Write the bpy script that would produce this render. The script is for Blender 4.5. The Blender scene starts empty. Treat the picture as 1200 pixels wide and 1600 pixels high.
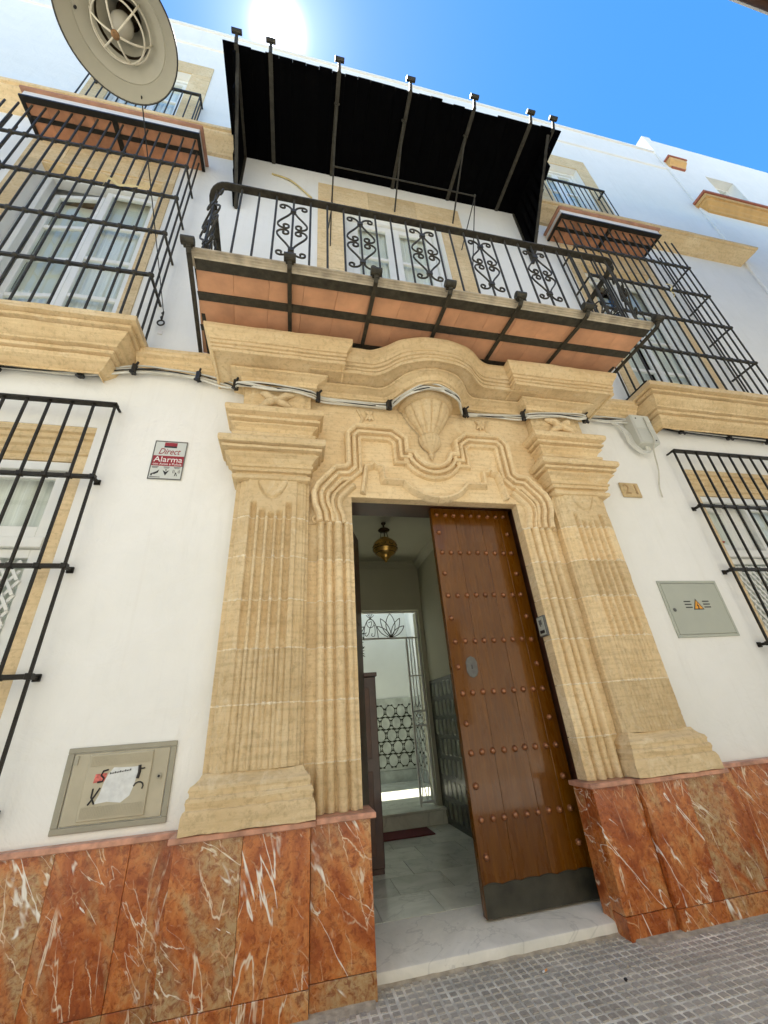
import bpy, math, random
from mathutils import Vector, Matrix, noise
from math import sin, cos, pi, radians, sqrt, atan2
random.seed(7)
scene = bpy.context.scene
COL = scene.collection

# ------------------------------------------------------------------ camera
cam_data = bpy.data.cameras.new("camera")
cam = bpy.data.objects.new("camera", cam_data); COL.objects.link(cam)
def cam_rot(yaw, pitch, roll):
    B = Matrix(((1,0,0),(0,0,-1),(0,1,0)))
    Rz = Matrix(((cos(yaw),sin(yaw),0),(-sin(yaw),cos(yaw),0),(0,0,1)))
    P = Matrix(((1,0,0),(0,cos(pitch),sin(pitch)),(0,-sin(pitch),cos(pitch))))
    Rr = Matrix(((cos(roll),-sin(roll),0),(sin(roll),cos(roll),0),(0,0,1)))
    return Rr @ P @ B @ Rz
Rc = cam_rot(-0.241371043, 0.479250059, -0.0774529453)
right, down, fwd = Rc[0], Rc[1], Rc[2]
M3 = Matrix(((right[0],-down[0],-fwd[0]),(right[1],-down[1],-fwd[1]),(right[2],-down[2],-fwd[2])))
cam.matrix_world = Matrix.Translation((-1.22,-3.0,1.23)) @ M3.to_4x4()
cam_data.sensor_fit = 'VERTICAL'; cam_data.sensor_height = 36.0
cam_data.lens = 36.0*622.687795/1600.0
cam_data.clip_start = 0.05; cam_data.clip_end = 3000
scene.camera = cam

# ------------------------------------------------------------------ light
SUN_EL, SUN_AZ = radians(76.6), radians(-14.0)      # azimuth from +Y towards +X
world = bpy.data.worlds.new("World"); scene.world = world
world.use_nodes = True
wn, wl = world.node_tree.nodes, world.node_tree.links
wn.clear()
sky = wn.new("ShaderNodeTexSky"); sky.sky_type = 'NISHITA'; sky.sun_disc = False
sky.sun_elevation = SUN_EL; sky.sun_rotation = SUN_AZ
sky.air_density = 1.0; sky.dust_density = 0.06; sky.ozone_density = 0.6; sky.altitude = 0
bg = wn.new("ShaderNodeBackground"); bg.inputs[1].default_value = 0.108
wo = wn.new("ShaderNodeOutputWorld")
hs = wn.new("ShaderNodeHueSaturation"); hs.inputs["Saturation"].default_value = 1.36
wl.new(sky.outputs[0], hs.inputs["Color"])
# the sun's burnt-out disc in the sky
tcw = wn.new("ShaderNodeTexCoord"); dt = wn.new("ShaderNodeVectorMath"); dt.operation = 'DOT_PRODUCT'
dt.inputs[1].default_value = (sin(SUN_AZ)*cos(SUN_EL), cos(SUN_AZ)*cos(SUN_EL), sin(SUN_EL)); wl.new(tcw.outputs["Generated"], dt.inputs[0])
def glow(sig, amp):
    q = wn.new("ShaderNodeMath"); q.operation = 'SUBTRACT'; wl.new(dt.outputs["Value"], q.inputs[0]); q.inputs[1].default_value = 1.0
    d = wn.new("ShaderNodeMath"); d.operation = 'DIVIDE'; wl.new(q.outputs[0], d.inputs[0]); d.inputs[1].default_value = 1-cos(radians(sig))
    e = wn.new("ShaderNodeMath"); e.operation = 'EXPONENT'; wl.new(d.outputs[0], e.inputs[0])
    m = wn.new("ShaderNodeMath"); m.operation = 'MULTIPLY'; wl.new(e.outputs[0], m.inputs[0]); m.inputs[1].default_value = amp
    return m.outputs[0]
mr = wn.new("ShaderNodeMath"); mr.operation = 'ADD'; wl.new(glow(1.35, 32), mr.inputs[0]); wl.new(glow(4.5, 1.6), mr.inputs[1])
ad = wn.new("ShaderNodeMix"); ad.data_type = 'RGBA'; ad.blend_type = 'ADD'; ad.inputs[0].default_value = 1.0
wl.new(hs.outputs[0], ad.inputs[6]); wl.new(mr.outputs[0], ad.inputs[7])
wl.new(ad.outputs[2], bg.inputs[0]); wl.new(bg.outputs[0], wo.inputs[0])
sd = bpy.data.lights.new("sun_lamp", 'SUN'); sd.energy = 5.0; sd.angle = radians(0.53); sd.color = (1.0,0.95,0.86)
so = bpy.data.objects.new("sun_lamp", sd); COL.objects.link(so)
sdir = Vector((sin(SUN_AZ)*cos(SUN_EL), cos(SUN_AZ)*cos(SUN_EL), sin(SUN_EL)))
so.rotation_euler = sdir.to_track_quat('Z','Y').to_euler(); so.location = (0,10,30)
vs = scene.view_settings
vs.view_transform = 'Standard'; vs.look = 'None'; vs.exposure = 1.54; vs.gamma = 1.0; vs.use_curve_mapping = False
scene.cycles.max_bounces = 12; scene.cycles.diffuse_bounces = 6; scene.cycles.glossy_bounces = 4
scene.cycles.transparent_max_bounces = 16; scene.cycles.use_denoising = True
scene.cycles.sample_clamp_indirect = 6.0

# ------------------------------------------------------------------ materials
class NT:
    def __init__(s, name):
        s.m = bpy.data.materials.new(name); s.m.use_nodes = True
        s.t = s.m.node_tree; s.t.nodes.clear()
        s.out = s.n("ShaderNodeOutputMaterial"); s.p = s.n("ShaderNodeBsdfPrincipled")
        s.l(s.p.outputs[0], s.out.inputs[0])
        s.tc = s.n("ShaderNodeTexCoord"); s.oi = s.n("ShaderNodeObjectInfo")
        off = s.n("ShaderNodeVectorMath"); off.operation = 'MULTIPLY_ADD'
        s.l(s.oi.outputs["Random"], off.inputs[0]); off.inputs[1].default_value = (37,19,53)
        s.l(s.tc.outputs["Object"], off.inputs[2])
        s.co = off.outputs[0]
    def n(s, t): return s.t.nodes.new(t)
    def l(s, a, b): s.t.links.new(a, b)
    def noise(s, scale, detail=4, rough=0.55, dist=0.0, co=None, stretch=None):
        n = s.n("ShaderNodeTexNoise"); n.inputs["Scale"].default_value = scale; n.inputs["Detail"].default_value = detail
        n.inputs["Roughness"].default_value = rough; n.inputs["Distortion"].default_value = dist
        co = co or s.co
        if stretch:
            mp = s.n("ShaderNodeMapping"); mp.inputs["Scale"].default_value = stretch; s.l(co, mp.inputs[0]); co = mp.outputs[0]
        s.l(co, n.inputs["Vector"]); return n.outputs["Fac"]
    def ramp(s, fac, stops):
        r = s.n("ShaderNodeValToRGB"); e = r.color_ramp.elements
        while len(e) < len(stops): e.new(0.5)
        for k,(p,c) in enumerate(stops):
            e[k].position = p; e[k].color = (c if len(c)==4 else (*c,1)) if not isinstance(c,(int,float)) else (c,c,c,1)
        s.l(fac, r.inputs[0]); return r.outputs[0]
    def mix(s, fac, a, b, mode='MIX'):
        m = s.n("ShaderNodeMix"); m.data_type = 'RGBA'; m.blend_type = mode
        for sock, v in ((m.inputs[0],fac),(m.inputs[6],a),(m.inputs[7],b)):
            if hasattr(v,'node'): s.l(v, sock)
            elif isinstance(v,(int,float)): sock.default_value = v
            else: sock.default_value = (*v,1)
        return m.outputs[2]
    def math(s, op, a, b=0.0):
        m = s.n("ShaderNodeMath"); m.operation = op
        for sock, v in ((m.inputs[0],a),(m.inputs[1],b)):
            if hasattr(v,'node'): s.l(v, sock)
            else: sock.default_value = v
        return m.outputs[0]
    def bump(s, h, strength=0.3, dist=0.01, prev=None):
        b = s.n("ShaderNodeBump"); b.inputs["Strength"].default_value = strength; b.inputs["Distance"].default_value = dist
        s.l(h, b.inputs["Height"])
        if prev: s.l(prev, b.inputs["Normal"])
        return b.outputs[0]
    def set(s, **k):
        for key, v in k.items():
            sock = s.p.inputs[{'color':'Base Color','rough':'Roughness','metal':'Metallic','normal':'Normal','coat':'Coat Weight','spec':'Specular IOR Level','coatr':'Coat Roughness','trans':'Transmission Weight'}[key]]
            if hasattr(v,'node'): s.l(v, sock)
            elif isinstance(v,(int,float)): sock.default_value = v
            else: sock.default_value = (*v,1)
        return s.m

def simple(name, c, rough=0.5, metal=0.0, var=0.15, scale=9.0, bs=0.0, bscale=60.0, bd=0.004, coat=0.0, rnd=0.08):
    t = NT(name)
    f = t.noise(scale, 5)
    d = tuple(max(0,x*(1-var)) for x in c); u = tuple(min(1,x*(1+var)) for x in c)
    col = t.ramp(f, [(0.3,d),(0.7,u)])
    if rnd:
        rv = t.math('MULTIPLY_ADD', t.oi.outputs["Random"], 2*rnd); rv.node.inputs[2].default_value = 1-rnd
        col = t.mix(1.0, col, rv, 'MULTIPLY')
    k = dict(color=col, rough=rough, metal=metal, coat=coat)
    if bs: k['normal'] = t.bump(t.noise(bscale, 6), bs, bd)
    return t.set(**k)

def make_plaster():
    t = NT("white_plaster")
    a = t.noise(0.7, 5, 0.6); b = t.noise(6, 5)
    col = t.ramp(a, [(0.3,(0.79,0.79,0.74)),(0.7,(0.85,0.845,0.80))])
    col = t.mix(t.ramp(b,[(0.45,0.0),(0.75,0.12)]), col, (0.66,0.66,0.60))
    streak = t.noise(3.0, 6, 0.65, stretch=(5,5,0.35))
    col = t.mix(t.ramp(streak,[(0.55,0.0),(0.8,0.16)]), col, (0.55,0.54,0.48))
    patch = t.noise(1.3, 2, 0.4, 0.8)
    col = t.mix(t.ramp(patch,[(0.58,0.0),(0.60,0.10)]), col, (0.88,0.87,0.83))
    run = t.noise(2.2, 4, 0.6, 0.2, stretch=(7,7,0.22))
    col = t.mix(t.ramp(run,[(0.62,0.0),(0.74,0.10)]), col, (0.55,0.50,0.42))
    bm = t.bump(t.noise(3.0,5,0.6,0.6), 0.5, 0.035); bm = t.bump(t.noise(90,5), 0.18, 0.004, bm)
    return t.set(color=col, rough=0.85, normal=bm, spec=0.25)
def make_stone(name, c1, c2, pit=1.0, rnd=0.11):
    t = NT(name)
    a = t.noise(2.2, 6, 0.65, 0.4); b = t.noise(28, 6, 0.7)
    col = t.ramp(a, [(0.3,c1),(0.72,c2)])
    col = t.mix(t.ramp(b,[(0.36,0.5),(0.49,0.0)]), col, tuple(x*0.68 for x in c1))
    lay = t.noise(9, 5, 0.6, stretch=(0.35,0.35,5))
    col = t.mix(t.ramp(lay,[(0.48,0.0),(0.75,0.55)]), col, tuple(x*0.72 for x in c1))
    pale = t.noise(5, 5, 0.7, 1.2)
    col = t.mix(t.ramp(pale,[(0.56,0.0),(0.74,0.6)]), col, (0.82,0.70,0.48))
    rv = t.math('MULTIPLY_ADD', t.oi.outputs["Random"], 2*rnd); rv.node.inputs[2].default_value = 1-rnd
    col = t.mix(1.0, col, rv, 'MULTIPLY')
    vo = t.n("ShaderNodeTexVoronoi"); vo.inputs["Scale"].default_value = 75; t.l(t.co, vo.inputs["Vector"])
    pits = t.ramp(vo.outputs["Distance"], [(0.0,0.0),(0.33,1.0)])
    bm = t.bump(t.noise(14,6,0.65), 0.22*pit, 0.02); bm = t.bump(t.noise(120,5,0.7), 0.26*pit, 0.005, bm); bm = t.bump(pits, 0.16*pit, 0.003, bm)
    return t.set(color=col, rough=0.9, normal=bm, spec=0.2)
def make_red_marble():
    t = NT("red_marble")
    rot = t.n("ShaderNodeVectorRotate"); rot.inputs["Axis"].default_value = (0.15,1,0.1)
    an = t.math('MULTIPLY', t.oi.outputs["Random"], 0.55); t.l(t.math('ADD',an,0.0), rot.inputs["Angle"]); t.l(t.co, rot.inputs["Vector"])
    co = rot.outputs[0]
    cloud = t.noise(3.6, 10, 0.66, 0.7, co, (1.4,1,0.8))
    col = t.ramp(cloud, [(0.28,(0.17,0.036,0.008)),(0.43,(0.36,0.092,0.020)),(0.55,(0.51,0.175,0.045)),(0.64,(0.54,0.28,0.105)),(0.75,(0.60,0.46,0.26))])
    big = t.noise(2.3, 4, 0.6, 0.5, co, (1.8,1,0.6))
    rb_ = t.math('MULTIPLY_ADD', t.oi.outputs["Random"], 0.26); rb_.node.inputs[2].default_value = -0.13
    col = t.mix(t.ramp(t.math('ADD', big, rb_),[(0.55,0.0),(0.66,0.8)]), col, t.ramp(t.noise(26,8,0.7,0.5,co), [(0.35,(0.34,0.15,0.04)),(0.6,(0.46,0.36,0.19))]))
    mott = t.noise(34, 8, 0.72, 0.8, co)
    col = t.mix(t.ramp(mott,[(0.38,0.75),(0.52,0.0)]), col, (0.19,0.035,0.007))
    brec = t.noise(16, 6, 0.7, 1.0, co)
    col = t.mix(t.ramp(brec,[(0.60,0.0),(0.66,0.55)]), col, (0.45,0.23,0.12))
    def vein(sc, st, dist, w0, w1, gsc, g0, g1, colr, rz, col, strength=1.0):
        mp = t.n("ShaderNodeMapping"); mp.inputs["Rotation"].default_value = (0,rz,0); t.l(co, mp.inputs[0])
        n = t.noise(sc, 4, 0.5, dist, mp.outputs[0], st)
        d = t.math('ABSOLUTE', t.math('SUBTRACT', n, 0.5))
        v = t.ramp(d, [(w0,strength),(w1,0.0)])
        g = t.ramp(t.noise(gsc,4,0.6,0.4,mp.outputs[0],(1.3,1,0.7)), [(g0,0.0),(g1,1.0)])
        return t.mix(t.math('MULTIPLY', v, g), col, colr)
    def web(sc, amt, st, w, gsc, g0, g1, colr, col):
        n = t.n("ShaderNodeTexNoise"); n.inputs["Scale"].default_value = 4.5; n.inputs["Detail"].default_value = 8; n.inputs["Roughness"].default_value = 0.6; t.l(co, n.inputs["Vector"])
        v = t.n("ShaderNodeVectorMath"); v.operation = 'MULTIPLY_ADD'; t.l(n.outputs["Color"], v.inputs[0]); v.inputs[1].default_value = (amt,)*3; t.l(co, v.inputs[2])
        mp = t.n("ShaderNodeMapping"); mp.inputs["Rotation"].default_value = (0,0.35,0); mp.inputs["Scale"].default_value = st; t.l(v.outputs[0], mp.inputs[0])
        vo = t.n("ShaderNodeTexVoronoi"); vo.feature = 'DISTANCE_TO_EDGE'; vo.inputs["Scale"].default_value = sc; t.l(mp.outputs[0], vo.inputs["Vector"])
        e = t.ramp(vo.outputs["Distance"], [(w*0.4,1.0),(w,0.0)])
        g = t.ramp(t.noise(gsc,5,0.6,0.3,co), [(g0,0.0),(g1,1.0)])
        return t.mix(t.math('MULTIPLY', e, g), col, colr)
    col = web(9.0, 0.09, (1.5,1,0.7), 0.026, 5.0, 0.54,0.66, (0.58,0.34,0.18), col)
    col = web(4.6, 0.11, (1.9,1,0.5), 0.016, 3.2, 0.54,0.62, (0.72,0.55,0.38), col)
    col = vein(2.3, (3.0,1,0.55), 0.25, 0.003,0.009, 2.6, 0.50,0.57, (0.74,0.60,0.44), -0.35, col)
    col = vein(1.5, (3.0,1,0.6), 0.5, 0.003,0.010, 2.4, 0.52,0.57, (0.83,0.79,0.70), 0.15, col)
    col = vein(2.8, (3.2,1,0.6), 0.3, 0.002,0.007, 3.0, 0.51,0.58, (0.80,0.72,0.58), 0.4, col)
    mp = t.n("ShaderNodeMapping"); mp.inputs["Rotation"].default_value = (0,0.4,0); t.l(co, mp.inputs[0])
    blob = t.noise(3.0, 9, 0.62, 0.5, mp.outputs[0], (3.0,1,0.7))
    col = t.mix(t.ramp(blob,[(0.695,0.0),(0.71,1.0)]), col, (0.85,0.81,0.73))
    rough = t.ramp(t.noise(8,5,0.6), [(0.3,0.20),(0.75,0.38)])
    return t.set(color=col, rough=rough, spec=0.45, normal=t.bump(t.noise(60,3),0.05,0.003))
def make_white_marble(name, c1, c2, rough=0.18):
    t = NT(name)
    a = t.noise(2.5, 7, 0.6, 1.5)
    col = t.ramp(a, [(0.3,c1),(0.65,c2)])
    w = t.noise(1.6, 5, 0.55, 1.2)
    col = t.mix(t.ramp(w,[(0.485,0.0),(0.5,0.35),(0.515,0.0)]), col, tuple(x*0.55 for x in c1))
    d = t.noise(22, 5, 0.7); col = t.mix(t.ramp(d,[(0.6,0.0),(0.78,0.35)]), col, (0.30,0.27,0.20))
    rv = t.math('MULTIPLY_ADD', t.oi.outputs["Random"], 0.30); rv.node.inputs[2].default_value = 0.80
    col = t.mix(1.0, col, rv, 'MULTIPLY')
    return t.set(color=col, rough=t.ramp(t.noise(6,4),[(0.3,rough),(0.7,rough+0.18)]))
def make_door_wood():
    t = NT("varnished_wood")
    g = t.noise(7, 7, 0.65, 0.6, stretch=(9,9,0.5))
    col = t.ramp(g, [(0.25,(0.060,0.017,0.0006)),(0.5,(0.105,0.034,0.0008)),(0.78,(0.165,0.060,0.0015))])
    b = t.noise(2.5, 4); col = t.mix(t.ramp(b,[(0.4,0.0),(0.75,0.4)]), col, (0.15,0.055,0.002))
    drip = t.noise(5, 6, 0.7, 0.3, stretch=(4,4,0.6))
    col = t.mix(t.ramp(drip,[(0.6,0.0),(0.72,0.35)]), col, (0.25,0.10,0.02))
    rv = t.math('MULTIPLY_ADD', t.oi.outputs["Random"], 0.34); rv.node.inputs[2].default_value = 0.83
    col = t.mix(1.0, col, rv, 'MULTIPLY')
    scuff = t.noise(30, 6, 0.75, 0.2, stretch=(2.5,2.5,0.5)); col = t.mix(t.ramp(scuff,[(0.66,0.0),(0.74,0.30)]), col, (0.26,0.13,0.045))
    rough = t.ramp(t.noise(5,5,0.6,stretch=(3,3,0.7)), [(0.3,0.16),(0.7,0.42)])
    bm = t.bump(t.noise(6,5,0.6,stretch=(14,14,0.6)), 0.12, 0.004); bm = t.bump(t.noise(2.5,3), 0.15, 0.02, bm)
    return t.set(color=col, rough=rough, coat=0.45, coatr=0.05, spec=0.25, normal=bm)
def make_paver(name, c):
    t = NT(name)
    rv = t.ramp(t.oi.outputs["Random"], [(0.0,tuple(x*0.8 for x in c)),(1.0,tuple(x*1.15 for x in c))])
    cell = t.n("ShaderNodeTexWhiteNoise"); cell.noise_dimensions = '3D'
    sn = t.n("ShaderNodeVectorMath"); sn.operation = 'SNAP'; t.l(t.tc.outputs["Object"], sn.inputs[0]); sn.inputs[1].default_value = (0.05,0.05,10)
    ad = t.n("ShaderNodeVectorMath"); ad.operation = 'ADD'; t.l(sn.outputs[0], ad.inputs[0]); t.l(t.oi.outputs["Location"], ad.inputs[1]); t.l(ad.outputs[0], cell.inputs[0])
    col = t.mix(t.math('MULTIPLY',cell.outputs["Value"],0.6), rv, tuple(x*0.62 for x in c))
    f = t.noise(90, 5, 0.7); col = t.mix(t.ramp(f,[(0.35,0.0),(0.75,0.5)]), col, tuple(min(1,x*1.8) for x in c))
    d = t.noise(5, 5, 0.6); col = t.mix(t.ramp(d,[(0.48,0.0),(0.72,0.5)]), col, (0.22,0.19,0.14))
    return t.set(color=col, rough=0.75, normal=t.bump(t.noise(160,4,0.7),0.4,0.002))
def make_glass():
    t = NT("window_glass"); t.t.nodes.remove(t.p)
    tr = t.n("ShaderNodeBsdfTransparent"); tr.inputs[0].default_value = (0.95,0.97,0.955,1)
    gl = t.n("ShaderNodeBsdfGlossy"); gl.inputs["Roughness"].default_value = 0.015; gl.inputs[0].default_value = (0.95,0.98,1,1)
    fr = t.n("ShaderNodeFresnel"); fr.inputs[0].default_value = 1.6
    t.l(t.bump(t.noise(1.6,2), 0.03, 0.05), gl.inputs["Normal"])
    mx = t.n("ShaderNodeMixShader")
    f2 = t.math('MULTIPLY_ADD', fr.outputs[0], 0.75); f2.node.inputs[2].default_value = 0.02; f2.node.use_clamp = True
    geo = t.n("ShaderNodeNewGeometry"); f2 = t.math('MULTIPLY', f2, t.math('SUBTRACT', 1.0, geo.outputs["Backfacing"]))
    t.l(f2, mx.inputs[0]); t.l(tr.outputs[0], mx.inputs[1]); t.l(gl.outputs[0], mx.inputs[2]); t.l(mx.outputs[0], t.out.inputs[0])
    return t.m
def make_curtain():
    t = NT("lace_curtain")
    w = t.noise(5, 3, 0.5, stretch=(9,9,0.15))
    col = t.ramp(w, [(0.3,(0.72,0.73,0.69)),(0.7,(0.90,0.90,0.86))])
    return t.set(color=col, rough=0.9)
def make_talavera():
    t = NT("glazed_dark_tile")
    a = t.noise(6,4); return t.set(color=t.ramp(a,[(0.3,(0.012,0.014,0.009)),(0.7,(0.045,0.05,0.032))]), rough=0.25)

PLASTER = make_plaster()
STONE = make_stone("golden_sandstone", (0.66,0.485,0.26), (0.79,0.635,0.39), 1.4)
STONE2 = make_stone("weathered_sandstone", (0.61,0.445,0.235), (0.76,0.60,0.36), 2.4)
CARVED = make_stone("carved_sandstone", (0.67,0.505,0.285), (0.77,0.625,0.395), 0.6)
MORTAR = simple("lime_mortar", (0.70,0.60,0.43), 0.95, var=0.2, scale=30, bs=0.5, bscale=90)
RED = make_red_marble()
REDCAP = simple("red_marble_coping", (0.50,0.25,0.16), 0.45, var=0.4, scale=14, rnd=0.1, bs=0.1)
WHITEM = make_white_marble("white_marble_step", (0.64,0.62,0.54), (0.80,0.77,0.68), 0.35)
HALLM = make_white_marble("hall_marble", (0.60,0.61,0.49), (0.80,0.80,0.68), 0.05)
WOOD = make_door_wood()
DWOOD = simple("dark_stained_wood", (0.055,0.018,0.008), 0.35, var=0.4, scale=6, coat=0.3)
IRON = simple("black_iron", (0.016,0.014,0.010), 0.38, 0.0, 0.3, 25, 0.25, 120, 0.002)
IRONG = simple("painted_iron", (0.044,0.040,0.029), 0.5, 0.0, 0.35, 22, 0.3, 90, 0.003)
for _m in (IRON, IRONG): _m.node_tree.nodes["Principled BSDF"].inputs["Specular IOR Level"].default_value = 0.22
BLACKW = simple("black_boarding", (0.0012,0.0012,0.0014), 0.9, 0.0, 0.3, 12, 0.2, 40)
BLACKW.node_tree.nodes["Principled BSDF"].inputs["Specular IOR Level"].default_value = 0.04
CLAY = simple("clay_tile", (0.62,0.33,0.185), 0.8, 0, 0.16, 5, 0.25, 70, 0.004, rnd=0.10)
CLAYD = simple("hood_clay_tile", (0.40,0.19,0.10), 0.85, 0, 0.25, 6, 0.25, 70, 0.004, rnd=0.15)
TERRA = simple("terracotta", (0.40,0.13,0.07), 0.8, 0, 0.2, 8)
OCHRE = simple("ochre_paint", (0.60,0.36,0.13), 0.8, 0, 0.12, 5)
PINKS = simple("pinkish_edge", (0.42,0.22,0.14), 0.85, 0, 0.2, 8)
WPAINT = simple("white_gloss_paint", (0.78,0.79,0.75), 0.35, 0, 0.04, 5, rnd=0.03)
WEDGE = simple("white_edge_paint", (0.80,0.79,0.75), 0.7, 0, 0.06, 5)
GLASS = make_glass(); CURT = make_curtain()
GREYM = simple("grey_metal", (0.42,0.44,0.37), 0.45, 0.15, 0.05, 3, rnd=0.02)
STEEL = simple("brushed_steel", (0.11,0.11,0.10), 0.55, 0.1, 0.2, 40)
BEIGE = simple("beige_plastic", (0.43,0.39,0.28), 0.5, 0, 0.10, 6, 0.1, 60)
BEIGED = simple("beige_frame", (0.34,0.32,0.24), 0.6, 0, 0.10, 6)
PAVER = make_paver("grey_paver", (0.44,0.39,0.31)); 
GROUT = simple("paver_groove", (0.70,0.64,0.52), 0.9, 0, 0.45, 7, 0.3, 100, 0.003)
ASPH = simple("street_slab", (0.40,0.385,0.35), 0.9, 0, 0.25, 3, 0.3, 50)
CONC = simple("kerb_mortar", (0.40,0.34,0.25), 0.95, 0, 0.35, 18, 0.6, 60, 0.008)
ENAMEL = simple("cream_enamel", (0.42,0.405,0.325), 0.35, 0, 0.06, 4, rnd=0.0)
CAGE = simple("cage_wire", (0.66,0.62,0.50), 0.4, 0, 0.15, 20)
RUST = simple("rusty_boss", (0.22,0.12,0.05), 0.8, 0, 0.5, 60)
BLACKP = simple("black_plastic", (0.010,0.010,0.010), 0.5, 0, 0.2, 20)
CABW = simple("white_cable", (0.66,0.66,0.60), 0.5, 0, 0.12, 8)
CABG = simple("greyed_cable", (0.52,0.50,0.42), 0.6, 0, 0.2, 8)
PVC = simple("grey_plastic", (0.55,0.56,0.50), 0.5, 0, 0.06, 5)
STUDM = simple("copper_stud", (0.26,0.10,0.035), 0.25, 0.35, 0.3, 30, coat=0.5)
LEADM = simple("dark_kick_plate", (0.045,0.043,0.030), 0.42, 0.15, 0.4, 9, 0.3, 12, 0.01)
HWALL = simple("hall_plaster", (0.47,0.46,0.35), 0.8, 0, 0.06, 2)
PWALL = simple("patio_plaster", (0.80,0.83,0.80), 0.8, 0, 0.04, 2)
DTILE = make_talavera()
OLIVET = simple("olive_glaze", (0.12,0.125,0.085), 0.25, 0, 0.4, 9, rnd=0.3)
PALET = simple("pale_glaze", (0.52,0.56,0.52), 0.3, 0, 0.25, 6, rnd=0.1)
BRASS = simple("aged_brass", (0.55,0.34,0.09), 0.28, 0.85, 0.4, 22)
DBRASS = simple("dark_bronze", (0.05,0.03,0.012), 0.4, 0.6, 0.3, 22)
LEAF = simple("dark_leaf", (0.02,0.035,0.012), 0.6, 0, 0.4, 12, rnd=0.4)
REDMAT = simple("red_mat", (0.13,0.015,0.012), 0.95, 0, 0.3, 60)
STRAW = simple("dry_palm", (0.66,0.53,0.24), 0.8, 0, 0.2, 12)
SIGNW = simple("sign_silver", (0.58,0.60,0.55), 0.4, 0.2, 0.03, 5, rnd=0)
SIGNR = simple("sign_red", (0.28,0.008,0.016), 0.4, 0, 0.05, 5, rnd=0)
SIGNB = simple("sign_black", (0.015,0.013,0.013), 0.5, 0, 0.05, 5, rnd=0)
SIGNT = simple("sign_white", (0.80,0.78,0.75), 0.5, 0, 0.02, 5, rnd=0)
YELLOW = simple("warning_orange", (0.75,0.33,0.02), 0.5, 0, 0.05, 5, rnd=0)
PAPER = simple("torn_paper", (0.66,0.68,0.66), 0.9, 0, 0.1, 30, 0.5, 50, 0.004)
PINK = simple("red_sticker", (0.62,0.16,0.13), 0.8, 0, 0.4, 60)
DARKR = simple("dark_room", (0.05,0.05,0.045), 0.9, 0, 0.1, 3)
BLUES = simple("sky_blue_paper", (0.25,0.42,0.70), 0.6, 0, 0.2, 5)
NECK = simple("number_tile", (0.56,0.42,0.22), 0.7, 0, 0.2, 20, 0.3, 80)
NECKD = simple("number_relief", (0.42,0.28,0.13), 0.7, 0, 0.2, 20)
FILTER = simple("cigarette_filter", (0.66,0.30,0.08), 0.8, 0, 0.2, 40)
BROWNW = simple("eave_wood", (0.07,0.03,0.015), 0.7, 0, 0.3, 8)

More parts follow.
